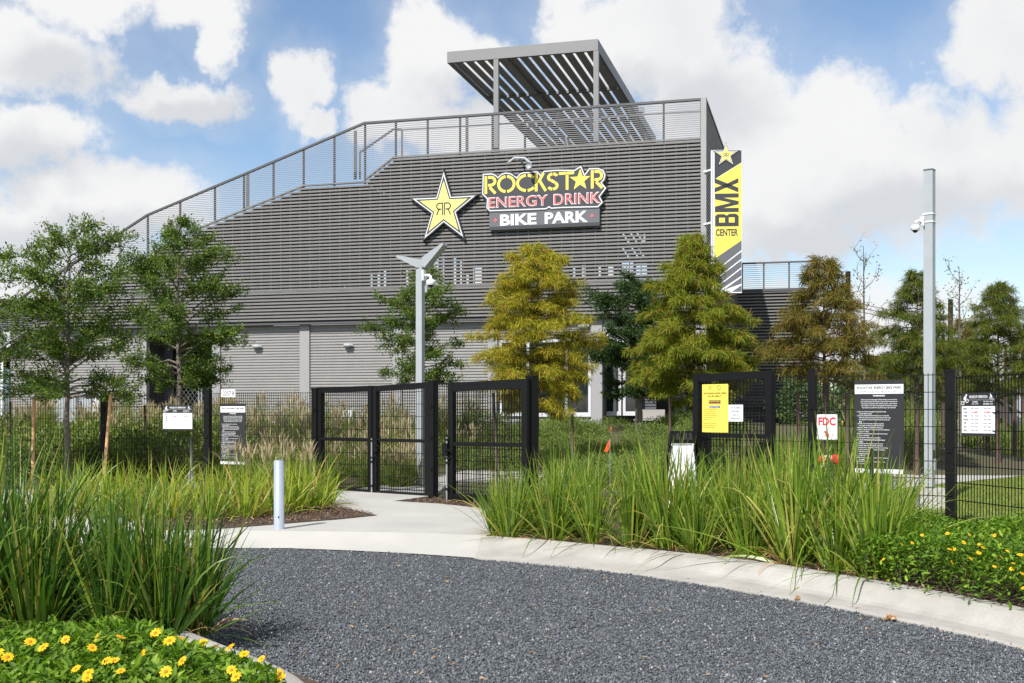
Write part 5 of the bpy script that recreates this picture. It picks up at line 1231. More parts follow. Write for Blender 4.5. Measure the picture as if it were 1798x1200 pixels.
def make_strap(name, seed, label, cat, group, m, **kw):
    v, f, pos, d, rng = strap_mesh(seed, **kw); T = thing(name, (0, 0, 0), label, cat, group)
    mesh_obj('blades', v, f, M_[m], T, kind='stuff')
    k = len(pos); v2, f2 = strips(pos, d, rng.uniform(.25, .5, k), rng.uniform(.008, .014, k), rng.uniform(1.2, 2.4, k), 5, rng, 1.2); mesh_obj('dead_blades', v2, f2, M_['dry'], T, kind='stuff')
    return T
def bpy_remove(o):
    for c in list(o.children): bpy.data.objects.remove(c)
    bpy.data.objects.remove(o)
def scatter(protos, places, seed, zf=None, base=None, marks=None, rows=None):
    rng = np.random.default_rng(seed); used = set(); taken = {}
    for i, (x, y, s) in enumerate(places):
        k = int(rng.integers(0, len(protos))); o = copy_tree(protos[k])
        if base:
            lb_t = place_label(base, x, y, marks, rows)
            if lb_t in taken:
                alt = ('larger ' if s > taken[lb_t] else 'smaller ')+lb_t
                if alt in taken: bpy_remove(o); continue
                taken[alt] = s; lb_t = alt
            else: taken[lb_t] = s
            o['label'] = lb_t
        z = zf if zf is not None else float(hgt(x, y)); o.location = (x, y, z); o.rotation_euler = (rng.normal(0, .03), rng.normal(0, .03), rng.uniform(0, 6.28)); o.scale = (s, s, s*rng.uniform(.94, 1.08))
    for k, o in enumerate(protos):
        if k not in used:
            for c in list(o.children): bpy.data.objects.remove(c)
            bpy.data.objects.remove(o)
def right_bed():
    lab = 'tall green strap leaved clump in the bed behind the curved kerb'
    pr = [make_strap('strap_grass', 100+i, lab, 'grass', 'tall strap leaved clumps behind the curved kerb', 'flax', n=125, h=1.02, lean=.44, wd=.023) for i in range(5)]
    rng = np.random.default_rng(5); pl = []
    ko = KO[3:46]
    # rows parallel to the kerb
    for row, off in enumerate((.24, .72, 1.2, 1.72, 2.25)):
        d = np.cumsum(np.r_[0, np.linalg.norm(np.diff(ko, axis=0), axis=1)]); s = .05+rng.uniform(0, .2)
        while s < d[-1]:
            q = np.array([np.interp(s, d, ko[:, 0]), np.interp(s, d, ko[:, 1])]); q2 = np.array([np.interp(s+.1, d, ko[:, 0]), np.interp(s+.1, d, ko[:, 1])]); t = (q2-q); t /= max(1e-6, np.linalg.norm(t)); n = np.array([-t[1], t[0]])
            if n[1] < 0: n = -n
            p = q+n*off+rng.normal(0, .05, 2); px = CX+FPX*p[0]/p[1]
            # the bed ends before the flower bush on the right and before the path on the left
            if px < 1592-row*8 and p[1] < 14.5-max(0, p[0]-3)*.6 and p[0] > -.30+row*.16: pl.append((p[0], p[1], rng.uniform(.70, 1.08)*(1.05, 1.10, 1.05, .98, .92)[row]*(.66 if row > 1 and (1140 < px < 1235 or 1415 < px < 1490) else 1)))
            s += rng.uniform(.40, .52)
    for q in ((-.16, 12.6, .66), (.08, 13.1, .74), (.35, 12.75, .9), (-.02, 12.35, .7), (.6, 13.4, .85)): pl.append(q)
    scatter(pr, pl, 6, .13, 'green strap clump', [(860, 'the open gate leaf', 0), (1000, 'the orange flag', 0), (1189, 'the sandwich board', 0), (1255, 'the yellow notice', 0), (1390, 'the bare fence panel', 0), (1452, 'the red lettered sign', 0), (1543, 'the right rules board', 0)], [(10.2, 'at the kerb'), (11.6, 'midway in the bed'), (99, 'near the fence')])
    print('right clumps', len(pl))
right_bed()
def left_bed():
    lab = 'tall dark green strap leaved clump in the near left island bed'
    pr = [make_strap('strap_grass', 140+i, lab, 'grass', 'tall strap leaved clumps in the near left island bed', 'flaxdark', n=140, h=1.0, lean=.36, wd=.024) for i in range(4)]
    rng = np.random.default_rng(8); pl = []
    for x, y, s in ((-2.00, 7.2, .82), (-2.32, 7.4, .86), (-2.45, 6.98, .78), (-2.12, 6.95, .66), (-3.2, 7.3, 1.05), (-2.8, 7.85, .8), (-3.5, 7.5, 1.12), (-2.9, 6.9, .9), (-3.3, 6.8, 1.0), (-4.1, 7.9, 1.05), (-3.8, 7.0, 1.1), (-3.05, 7.6, .95), (-3.35, 7.05, 1.02), (-2.6, 7.55, .8), (-3.75, 7.85, 1.0), (-2.25, 7.15, .8)): pl.append((x, y, s))
    scatter(pr, pl, 9, .11)
left_bed()
def mid_left():
    lab = 'arching lime green strap leaved clump in the mulch bed left of the bollard'
    pr = [make_strap('strap_grass', 170+i, lab, 'grass', 'lime strap leaved clumps in the mulch bed', 'flaxlime', n=75, h=.68, lean=.62, wd=.023, droop=1.0, rad=.16) for i in range(4)]
    rng = np.random.default_rng(18); pl = []
    for px, py in ((300, 910), (330, 897), (365, 912), (400, 900), (430, 908), (455, 893), (485, 903), (520, 897), (552, 893), (575, 886), (420, 888), (370, 889), (500, 886), (540, 882), (270, 905), (245, 912), (215, 905), (180, 908), (150, 900), (110, 905), (70, 900), (290, 890), (230, 892), (190, 890), (140, 890)):
        q = G(px, py, .16); pl.append((q.x, q.y, rng.uniform(.82, 1.1)))
    scatter(pr, pl, 19, .16, 'lime strap clump', [(57, 'the left timber stake', 1), (118, 'the airy oak', 1), (188, 'the leaning stake', 1), (256, 'the weathered stake', 1), (312, 'the left hours board', 1), (365, 'the second fence post', 1), (409, 'the left rules board', 1), (490, 'the bollard', 1), (556, 'the gate post', 1)], [(14.9, 'in front'), (99, 'at the back')])
mid_left()
def fountain():
    lab = 'straw plumed fountain grass clump against the grey wall'
    def proto(seed, m='fount', np_=20):
        rng = np.random.default_rng(seed); T = thing('fountain_grass', (0, 0, 0), lab, 'grass', 'straw plumed fountain grasses by the wall'); n = 210
        az = rng.uniform(0, 6.28, n); pos = np.stack([np.cos(az)*.12, np.sin(az)*.12, np.zeros(n)], 1)*rng.uniform(.2, 1, n)[:, None]; tl = np.abs(rng.normal(0, .5, n)); d = np.stack([np.cos(az)*np.sin(tl), np.sin(az)*np.sin(tl), np.cos(tl)], 1)
        v, f = strips(pos, d, rng.uniform(.55, .95, n), rng.uniform(.008, .013, n), rng.uniform(.6, 1.7, n), 5, rng, 1.0); mesh_obj('blades', v, f, M_[m], T, kind='stuff')
        az = rng.uniform(0, 6.28, np_); tl = np.abs(rng.normal(0, .32, np_)); d = np.stack([np.cos(az)*np.sin(tl), np.sin(az)*np.sin(tl), np.cos(tl)], 1); b = d*rng.uniform(.55, .80, np_)[:, None]
        v1, f1 = strips(d*.3, d, np.linalg.norm(b, axis=1)-.3, np.full(np_, .006), np.full(np_, .05), 2, rng)
        pos = np.repeat(b, 3, 0); dd = np.repeat(d, 3, 0)+rng.normal(0, .16, (np_*3, 3)); v2, f2 = strips(pos, dd, rng.uniform(.16, .28, np_*3), rng.uniform(.018, .03, np_*3), rng.uniform(.2, .9, np_*3), 3, rng, 2.0)
        mesh_obj('plumes', np.concatenate([v1, v2]), np.concatenate([f1, f2+len(v1)]), M_['plume'], T, kind='stuff'); return T
    pr = [proto(200+i) for i in range(4)]; rng = np.random.default_rng(21); pl = []
    def band(px0, px1, Y0, Y1, n, s0=.9, s1=1.25):
        for _ in range(n):
            Y = rng.uniform(Y0, Y1); px = rng.uniform(px0, px1); pl.append(((px-CX)/FPX*Y, Y, rng.uniform(s0, s1)))
    band(20, 300, 30, 37, 26, 1.0, 1.4); band(250, 400, 28, 35, 14, 1.0, 1.35); band(400, 760, 24, 34, 52, 1.0, 1.4); band(430, 740, 21.5, 24, 16, .8, 1.05); band(755, 850, 27, 34, 8); band(640, 720, 20.3, 21.5, 6, .8, 1.0)
    for px, Y in ((470, 19.3), (440, 19.6), (415, 19.8), (500, 19.2), (540, 18.9)): pl.append(((px-CX)/FPX*Y, Y, .95))
    scatter(pr, pl, 22, None, 'straw plumed grass', [(409, 'the left rules board', 1), (490, 'the bollard', 1), (606, 'the left gate leaf', 1), (700, 'the right gate leaf', 1), (738, 'the lamp post', 1), (864, 'the open leaf', 1), (60, 'the left timber stake', 1), (188, 'the leaning stake', 1), (312, 'the left hours board', 1)], [(20.5, 'before the fence'), (24, 'just behind the fence'), (28, 'midway to the wall'), (31, 'nearer the wall'), (99, 'against the wall')])
    print('fountain', len(pl))
fountain()
def bushes():
    def proto(name, seed, label, cat, group, m, n, rx, h, leaf, wr=.42, spiky=0.0):
        rng = np.random.default_rng(seed); T = thing(name, (0, 0, 0), label, cat, group); d = rnd_dir(rng, n); d[:, 2] = np.abs(d[:, 2]); q = rng.uniform(.35, 1, n)**.5
        bump = 1+.22*np.sin(d[:, 0]*7+seed)*np.cos(d[:, 1]*6+seed*2); pos = d*q[:, None]*bump[:, None]*[rx, rx, h]; dr = d*.8+rnd_dir(rng, n)*.8+[0, 0, .35+spiky]; L = rng.uniform(.6, 1.3, n)*leaf
        v, f = quads_from(pos, dr, rnd_dir(rng, n)*.8+[0, 0, .6], L, L*wr*rng.uniform(.8, 1.2, n), .15); mesh_obj('foliage', v, f, M_[m], T, kind='stuff')
        b = MB()
        for k in range(7): a = 6.28*k/7; b.tube([(0, 0, -.05), (math.cos(a)*rx*.4, math.sin(a)*rx*.4, h*.5)], [.012, .006], 4, cap=False)
        b.build('stems', M_['bark2'], T, kind='stuff'); return T
    rng = np.random.default_rng(33)
    pr = [proto('low_shrub', 300+i, 'dark leafy shrub in the bed behind the left fence', 'shrub', 'leafy shrubs behind the left fence', 'shrub', 2100, .62, 1.0, .075) for i in range(3)]; pl = []
    for _ in range(34):
        Y = rng.uniform(22.3, 26.5); px = rng.uniform(-10, 410); pl.append(((px-CX)/FPX*Y, Y, rng.uniform(.8, 1.25)))
    for _ in range(20):
        Y = rng.uniform(26.5, 30); px = rng.uniform(0, 430); pl.append(((px-CX)/FPX*Y, Y, rng.uniform(.8, 1.1)))
    scatter(pr, pl, 34, None, 'leafy shrub', [(57, 'the left timber stake', 1), (118, 'the airy oak', 1), (188, 'the leaning stake', 1), (256, 'the weathered stake', 1), (312, 'the left hours board', 1), (365, 'the second fence post', 1), (409, 'the left rules board', 1), (490, 'the bollard', 1), (556, 'the gate post', 1)], [(23.7, 'against the fence'), (25.2, 'in the second row'), (27, 'in the third row'), (99, 'in the far row')])
    pr = [proto('groundcover_mound', 320+i, 'pale green groundcover mound on the slope before the entrance', 'groundcover', 'groundcover mounds on the entrance slope', 'lant', 2300, .75, .42, .055, .34, .5) for i in range(3)]; pl = []
    for _ in range(88):
        Y = rng.uniform(20.5, 33.5); px = rng.uniform(770 if Y > 25 else 960, 1290); pl.append(((px-CX)/FPX*Y, Y, rng.uniform(.85, 1.25)))
    scatter(pr, pl, 35, None, 'pale green mound', [(864, 'the open leaf', 1), (943, 'the golden cypress', 1), (1005, 'the short stake', 1), (1070, 'the orange flag', 1), (1122, 'the dark oak', 1), (1189, 'the sandwich board', 1), (1255, 'the yellow notice', 1)], [(23, 'low on the slope'), (26, 'lower mid slope'), (30, 'upper mid slope'), (99, 'near the wall')])
    pr = [proto('green_shrub', 340+i, 'fine leaved green shrub lining the side path', 'shrub', 'green shrubs along the side path', 'shrub', 1500, .6, .62, .07, .25, .6) for i in range(3)]; pl = []
    for _ in range(46):
        px = rng.uniform(1330, 1830); Y = rng.uniform(27.5, 36)-(0 if px > 1560 else 4); yb = 838-(px-1450)*.0862
        Yp = 1.34*2000/(yb-723)
        pl.append(((px-CX)/FPX*(Yp+.6+abs(rng.normal(0, 1.8))), Yp+.6+abs(rng.normal(0, 1.8)), rng.uniform(.75, 1.1)))
    scatter(pr, pl, 36, None, 'path side shrub', [(1400, 'the leaning stake', 1), (1452, 'the red lettered sign', 1), (1543, 'the right rules board', 1), (1632, 'the square pole', 1), (1670, 'the corner post', 1), (1718, 'the right hours board', 1), (1790, 'the right edge trunk', 1)], [(26, 'in front'), (30, 'in the second row'), (99, 'at the back')])
    # tan grasses beyond, between the trunks on the right
    def tproto(seed):
        r2 = np.random.default_rng(seed); T = thing('meadow_grass', (0, 0, 0), 'tall yellow green meadow grass tuft between the trunks behind the right fence', 'grass', 'meadow grass tufts behind the right fence'); n = 260
        az = r2.uniform(0, 6.28, n); q = r2.uniform(0, .4, n); pos = np.stack([np.cos(az)*q, np.sin(az)*q, np.zeros(n)], 1); d = np.stack([r2.normal(0, .25, n), r2.normal(0, .25, n), np.ones(n)], 1); v, f = strips(pos, d, r2.uniform(.5, 1.05, n), r2.uniform(.012, .02, n), r2.uniform(.1, .8, n), 3, r2)
        mesh_obj('blades', v, f, M_['fount'], T, kind='stuff'); return T
    pr = [tproto(360+i) for i in range(3)]; pl = []
    for _ in range(58):
        px = rng.uniform(1345, 1800); Y = rng.uniform(19 if px < 1500 else 31, 26 if px < 1500 else 42); pl.append(((px-CX)/FPX*Y, Y, rng.uniform(.8, 1.25)))
    scatter(pr, pl, 37, None, 'meadow grass tuft', [(1400, 'the leaning stake', 1), (1452, 'the red lettered sign', 1), (1543, 'the right rules board', 1), (1632, 'the square pole', 1), (1670, 'the corner post', 1), (1718, 'the right hours board', 1), (1790, 'the right edge trunk', 1)], [(23, 'nearby'), (30, 'mid distance'), (36, 'far off'), (99, 'farthest')])
bushes()
# flowering bushes: foliage, separate leaves, flowers
def flower_bush(name, label, poly, zf, z0, n_leaf, leaf_len, flowers, seed, n_sep, hump):
    rng = np.random.default_rng(seed); poly = np.array(poly); mn, mx = poly.min(0), poly.max(0)
    def inside(p):
        c = np.zeros(len(p), bool); j = len(poly)-1
        for i in range(len(poly)):
            xi, yi = poly[i]; xj, yj = poly[j]
            cond = ((yi > p[:, 1]) != (yj > p[:, 1])) & (p[:, 0] < (xj-xi)*(p[:, 1]-yi)/(yj-yi+1e-9)+xi); c ^= cond; j = i
        return c
    def edge_dist(p):
        best = np.full(len(p), 9.)
        for i in range(len(poly)):
            a = poly[i]; b = poly[(i+1) % len(poly)]; ab = b-a; t = np.clip(((p-a)@ab)/(ab@ab), 0, 1); best = np.minimum(best, np.linalg.norm(p-(a+t[:, None]*ab), axis=1))
        return best
    T = thing(name, Vector((*((mn+mx)/2), z0)), label, 'flowering bush')
    p = rng.uniform(mn, mx, (n_leaf*4, 2)); p = p[inside(p)][:n_leaf]; n = len(p); ed = edge_dist(p)
    top = hump*np.sqrt(np.clip(1-(1-np.clip(ed/.13, 0, 1))**2, 0, 1))*(1+.16*np.sin(p[:, 0]*6.1+1)*np.sin(p[:, 1]*5.3)+.10*np.sin(p[:, 0]*17+p[:, 1]*13))+.03
    z = z0+top*(1-rng.uniform(0, 1, n)**2.6*.8)
    pos = np.stack([p[:, 0], p[:, 1], z], 1); a = rng.uniform(0, 6.28, n); el = rng.normal(.35, .45, n); d = np.stack([np.cos(a)*np.cos(el), np.sin(a)*np.cos(el), np.sin(el)], 1)
    L = leaf_len*rng.uniform(.55, 1.25, n); nr = np.tile([0, 0, 1.0], (n, 1))+rng.normal(0, .35, (n, 3))
    # folded leaves of four triangles
    dd = d/np.linalg.norm(d, axis=1, keepdims=True); s = np.cross(dd, nr); s /= np.linalg.norm(s, axis=1, keepdims=True); up = np.cross(s, dd); Lc = L[:, None]; Wc = Lc*.40
    v = np.stack([pos, pos+dd*Lc*.3+s*Wc*.46+up*Lc*.07, pos+dd*Lc*.42-up*Lc*.0, pos+dd*Lc*.3-s*Wc*.46+up*Lc*.07, pos+dd*Lc*.66+s*Wc*.36+up*Lc*.03, pos+dd*Lc*.66-s*Wc*.36+up*Lc*.03, pos+dd*Lc-up*Lc*.10], 1)
    tri = np.array([[0, 1, 2], [0, 2, 3], [1, 4, 2], [3, 2, 5], [4, 6, 2], [5, 2, 6]])
    # the leaves that show largest stay single objects
    sc = (L/np.maximum(.5, p[:, 1]))*(z > z0+top*.85); order = np.argsort(-sc); sep = order[:n_sep]; rest = order[n_sep:]
    f = (np.arange(len(rest))[:, None, None]*7+tri[None]).reshape(-1, 3); mesh_obj('foliage', v[rest].reshape(-1, 3), f, M_['bush'], T, kind='stuff')
    base = None
    shared = []
    for k in range(6):
        q = v[sep[k]]-pos[sep[k]]; me = bpy.data.meshes.new('leaf'); me.from_pydata([tuple(x) for x in q], [], [tuple(t) for t in tri]); me.materials.append(M_['leaf%d' % k]); shared.append((me, a[sep[k]], L[sep[k]]))
    wl = world_loc(T)
    for i in sep:
        k = int(rng.integers(0, 6)); me, a0, l0 = shared[k]; o = bpy.data.objects.new('leaf', me); COL.objects.link(o); o.parent = T; o.location = Vector(pos[i])-wl; o.rotation_euler = (rng.normal(0, .18), rng.normal(0, .18), a[i]-a0); o.scale = (L[i]/l0,)*3
    # stems under the foliage
    st = MB()
    for k in rng.integers(0, n, 60): st.tube([(p[k, 0], p[k, 1], z0-.03), tuple(pos[k])], [.006, .003], 4, cap=False)
    st.build('stems', M_['bark2'], T, kind='stuff')
    fm_, dm_ = flower_meshes()
    for (fx, fy, fz, s) in flowers:
        # each bloom grows out of the outermost leaf where it shows
        du = np.hypot(pos[:, 0]/pos[:, 1]-fx/fy, (pos[:, 2]-HC)/pos[:, 1]-(fz-HC)/fy); k_ = np.where(du < .007)[0]
        if len(k_): k_ = k_[np.argmin(pos[k_, 1])]
        elif du.min() < .03: k_ = int(np.argmin(du))
        else: continue
        fx, fy, fz = pos[k_, 0], pos[k_, 1]-.01, pos[k_, 2]+.04
        o = bpy.data.objects.new('flower', fm_); COL.objects.link(o); o.parent = T; o.location = Vector((fx, fy, fz))-wl; o.scale = (s, s, s); o.rotation_euler = (Matrix.Rotation(rng.normal(.5, .3), 3, 'X') @ Matrix.Rotation(rng.normal(0, .35), 3, 'Y') @ Matrix.Rotation(rng.uniform(0, 6.28), 3, 'Z')).to_euler()
        c = bpy.data.objects.new('flower_disc', dm_); COL.objects.link(c); c.parent = o
        q = bpy.data.objects.new('stalk', stalk_mesh()); COL.objects.link(q); q.parent = o
_fm = []
def flower_meshes():
    if _fm: return _fm[0]
    rng = np.random.default_rng(3); v = []; f = []
    for i in range(10):
        a = 6.283*i/10+rng.normal(0, .06); c, s = math.cos(a), math.sin(a); L = 1*rng.uniform(.88, 1.08); w = .21; k = len(v)
        for r_, q, z in ((.18, 0, .0), (.5, w, .08), (.5, -w, .08), (.88, w*.7, .05), (.88, -w*.7, .05), (L, 0, .0)): v.append((r_*c-q*s, r_*s+q*c, z))
        f += [(k, k+2, k+4, k+3, k+1)[::-1], (k+3, k+4, k+5)]
    me = bpy.data.meshes.new('flower'); me.from_pydata(v, [], f); me.materials.append(M_['petal'])
    b = MB(); b.tube([(0, 0, -.05), (0, 0, .1), (0, 0, .17)], [.30, .28, .12], 10); dm = bpy.data.meshes.new('flower_disc'); dm.from_pydata([tuple(x) for x in np.concatenate(b.v)], [], b.f); dm.materials.append(M_['disc'])
    b = MB(); b.tube([(0, 0, -.03), (.1, 0, -2.2), (.3, .1, -5)], [.06, .06, .05], 5); sm = bpy.data.meshes.new('stalk'); sm.from_pydata([tuple(x) for x in np.concatenate(b.v)], [], b.f); sm.materials.append(M_['bush'])
    _fm.append((me, dm)); _fm.append(sm); return _fm[0]
def stalk_mesh(): return _fm[1]
for k, c in enumerate(((.05, .115, .010), (.08, .155, .014), (.10, .19, .017), (.125, .225, .02), (.16, .27, .025), (.20, .32, .03))):
    M_['leaf%d' % k] = leafmat('single leaf %d' % k, [(0, c), (1, c)], .5, .36, .22, (1.1, 1.35, .5))
fl_l = []
for px, py, Y in ((55, 1128, 6.4), (78, 1138, 6.3), (208, 1119, 6.7), (167, 1121, 6.6), (172, 1145, 6.1), (275, 1112, 6.7), (293, 1127, 6.4), (317, 1120, 6.6), (358, 1125, 6.5), (363, 1119, 6.7), (132, 1182, 5.7), (157, 1184, 5.7), (190, 1162, 5.9), (202, 1166, 5.9), (213, 1180, 5.7), (145, 1197, 5.5), (295, 1186, 5.7), (412, 1184, 5.8), (410, 1194, 5.7), (464, 1157, 6.0), (500, 1195, 5.6), (535, 1170, 5.9), (537, 1178, 5.9), (413, 1135, 6.4), (380, 1136, 6.3), (20, 1157, 5.9), (117, 1123, 6.5), (5, 1148, 6.1), (432, 1150, 6.1), (330, 1165, 5.9), (250, 1150, 6.1)):
    q = P(px, py, Y); fl_l.append((q.x, q.y, q.z, rng0.uniform(.024, .034)))
flower_bush('flowering_bush', 'leafy bush with golden daisies in the near left corner of the lot', [(-2.0, 6.5), (-1.76, 6.12), (-1.42, 5.76), (-1.10, 5.44), (-.98, 5.05), (-1.05, 4.6), (-2, 4.2), (-3.6, 4.2), (-3.6, 6.25), (-2.9, 6.5), (-2.3, 6.62)], .12, .12, 19000, .058, fl_l, 51, 290, .15)
fl_r = []
for px, py, Y in ((1590, 955, 9.2), (1574, 957, 9.1), (1608, 954, 9.4), (1656, 935, 9.6), (1538, 993, 8.6), (1656, 983, 8.6), (1669, 967, 9), (1680, 963, 9.1), (1709, 959, 9.2), (1718, 960, 9.2), (1714, 969, 9), (1690, 990, 8.6), (1735, 999, 8.5), (1766, 1002, 8.4), (1765, 964, 9.1), (1775, 980, 8.8), (1780, 986, 8.7), (1787, 971, 9), (1749, 978, 8.8), (1784, 1008, 8.3), (1795, 1036, 8), (1745, 936, 9.8), (1660, 998, 8.5), (1700, 935, 9.8)):
    q = P(px, py, Y); fl_r.append((q.x, q.y, q.z, rng0.uniform(.014, .021)))
flower_bush('flowering_bush', 'leafy bush with small golden daisies behind the kerb at the right', [(2.72, 9.18), (2.91, 8.74), (3.19, 8.22), (3.38, 7.81), (3.64, 7.12), (3.97, 6.2), (5.6, 6.4), (5.3, 9.0), (4.75, 10.6), (3.9, 10.7), (3.2, 10.1)], .13, .13, 30000, .054, fl_r, 52, 290, .34)

# ------------------------------------------------------------------ loose ground cover: stones, chips, lawn, litter
def in_poly(p, poly):
    c = np.zeros(len(p), bool); j = len(poly)-1
    for i in range(len(poly)):
        xi, yi = poly[i]; xj, yj = poly[j]; c ^= ((yi > p[:, 1]) != (yj > p[:, 1])) & (p[:, 0] < (xj-xi)*(p[:, 1]-yi)/(yj-yi+1e-9)+xi); j = i
    return c
def stones():
    rng = np.random.default_rng(61); lot = [(-5.2, 12.45), (-2.9, 12.43)]+[(p.x, p.y-.02) for p in EDGE[1:5]]+[(q[0], q[1]) for q in KI[1:]]+[(-.6, 2), (-.55, 4.2), (-.62, 5.0), (-.84, 5.72), (-1.25, 6.3), (-1.7, 6.78), (-2.2, 7.7), (-3.0, 8.8), (-4.3, 9.55), (-6.5, 9.8), (-6.5, 12.45)]
    n = 190000; Y = 5.2+(12.6-5.2)*rng.uniform(0, 1, n)**1.35; X = rng.uniform(-.52, .52, n)*Y; p = np.stack([X, Y], 1); p = p[in_poly(p, lot)]; n = len(p)
    r = rng.uniform(.0055, .0115, n)*(1+.35*(rng.uniform(0, 1, n) > .93)); ax = rnd_dir(rng, n); bx = np.cross(ax, rnd_dir(rng, n)); bx /= np.linalg.norm(bx, axis=1, keepdims=True); cxv = np.cross(ax, bx)
    c = np.stack([p[:, 0], p[:, 1], r*.35+rng.uniform(-.002, .006, n)], 1); s1, s2, s3 = r*rng.uniform(.9, 1.5, n), r*rng.uniform(.7, 1.1, n), r*rng.uniform(.5, .9, n)
    v = np.stack([c+ax*s1[:, None], c-ax*s1[:, None]*rng.uniform(.7, 1, n)[:, None], c+bx*s2[:, None], c-bx*s2[:, None], c+cxv*s3[:, None], c-cxv*s3[:, None]], 1)
    o = np.array([[0, 2, 4], [2, 1, 4], [1, 3, 4], [3, 0, 4], [2, 0, 5], [1, 2, 5], [3, 1, 5], [0, 3, 5]]); f = (np.arange(n)[:, None, None]*6+o[None]).reshape(-1, 3)
    mesh_obj('gravel', v.reshape(-1, 3), f, M_['stone'], None, kind='stuff'); print('stones', n)
stones()
def chips(name, poly, z, n, seed, m='chip', size=.03):
    rng = np.random.default_rng(seed); poly = np.array(poly); p = rng.uniform(poly.min(0), poly.max(0), (n*3, 2)); p = p[in_poly(p, poly)][:n]; n = len(p)
    pos = np.stack([p[:, 0], p[:, 1], z+rng.uniform(.002, .022, n)], 1); d = rnd_dir(rng, n)*[1, 1, .35]; nr = rnd_dir(rng, n)*.5+[0, 0, 1]; L = rng.uniform(.5, 1.6, n)*size; v, f = quads_from(pos, d, nr, L, L*rng.uniform(.25, .5, n), .15)
    mesh_obj(name, v, f, M_[m], None, kind='stuff')
g2 = lambda px, py, z=.15: tuple(G(px, py, z).to_2d())
chips('mulch', [g2(662, 905), g2(600, 912), g2(500, 920), g2(399, 927), g2(320, 930), g2(240, 929), g2(240, 905), g2(400, 885), g2(560, 884), g2(630, 897)], .158, 9000, 71)
chips('mulch', [g2(700, 880), g2(770, 885), g2(850, 893.5), g2(930, 905), g2(1000, 900), g2(1000, 872), g2(765, 872)], .137, 6000, 72)
chips('mulch', [tuple(q[:2]) for q in KO[3:48:4]]+[(4.6, 9.2), (4.4, 11), (2.5, 13.5), (0, 13.6)], .137, 9000, 73)
chips('mulch', [(-9, 17.8), (-3, 17.8), (-2.6, 19.3), (-5, 21), (-9, 21.4)], .15, 4000, 74)
def lawn():
    rng = np.random.default_rng(81); poly = np.array([(5.2, 13.1), (5.65, 11.0), (6.2, 9), (9, 9.5), (16, 18), g2(1830, 836), g2(1690, 848), g2(1600, 857), (4.6, 13.9)]); n = 60000; p = rng.uniform(poly.min(0), poly.max(0), (n*2, 2)); p = p[in_poly(p, poly)]; p = p[p[:, 0] < p[:, 1]*.5][:n]; n = len(p)
    pos = np.stack([p[:, 0], p[:, 1], np.full(n, .148)], 1); d = np.stack([rng.normal(0, .5, n), rng.normal(0, .5, n), np.ones(n)], 1); v, f = quads_from(pos, d, rnd_dir(rng, n), rng.uniform(.03, .07, n), rng.uniform(.006, .011, n)); mesh_obj('lawn_grass', v, f, M_['lawnblade'], None, kind='stuff')
lawn()
def litter():
    rng = np.random.default_rng(91); n = 260; Y = rng.uniform(6, 11.3, n); X = rng.uniform(-.2, .42, n)*Y; p = np.stack([X, Y], 1)
    pos = np.stack([X, Y, np.full(n, .018)], 1); keep = in_poly(p, [(q[0], q[1]) for q in KI]+[(-.5, 4), (-1.2, 6.6), (-2.4, 8), (-2.4, 12), (-.4, 11.6)]); pos = pos[keep]; n = len(pos)
    d = rnd_dir(rng, n)*[1, 1, .2]; L = rng.uniform(.012, .045, n); v, f = quads_from(pos, d, np.tile([0, 0, 1.], (n, 1))+rng.normal(0, .3, (n, 3)), L, L*rng.uniform(.15, .6, n), .3); mesh_obj('leaf_litter', v, f, M_['dry'], None, kind='stuff')
    m = 150; t = rng.uniform(6, 74, m); i = t.astype(int); q = KI[i]+(KI[i+1]-KI[i])*(t-i)[:, None]; o_ = KO[i]; u = np.abs(rng.normal(0, .12, m))[:, None]-.02
    q = q*(1-u)+o_*u; q[:, 2] = .027; d = rnd_dir(rng, m)*[1, 1, .15]; L = rng.uniform(.01, .035, m); v, f = quads_from(q, d, np.tile([0, 0, 1.], (m, 1))+rng.normal(0, .3, (m, 3)), L, L*rng.uniform(.12, .5, m), .3); mesh_obj('gutter_litter', v, f, M_['dry'], None, kind='stuff')
    for px, py, lab, s in ((1560, 1086, 'crumpled brown dead leaf on the gutter edge of the curved kerb', .055), (1400, 1052, 'small dry leaf at the gutter edge left of the crumpled one', .035)):
        q = G(px, py, .025); k = 26; pos = np.tile([q.x, q.y, .028], (k, 1))+rng.normal(0, s*.28, (k, 3))*[1, .7, .35]; pos[:, 2] = np.maximum(pos[:, 2], .026); v, f = quads_from(pos, rnd_dir(rng, k), rnd_dir(rng, k), rng.uniform(.4, 1, k)*s, rng.uniform(.3, .6, k)*s, .3)
        o = mesh_obj('dead_leaf', v, f, M_['dry']); tag(o, lab, 'leaf')
litter()

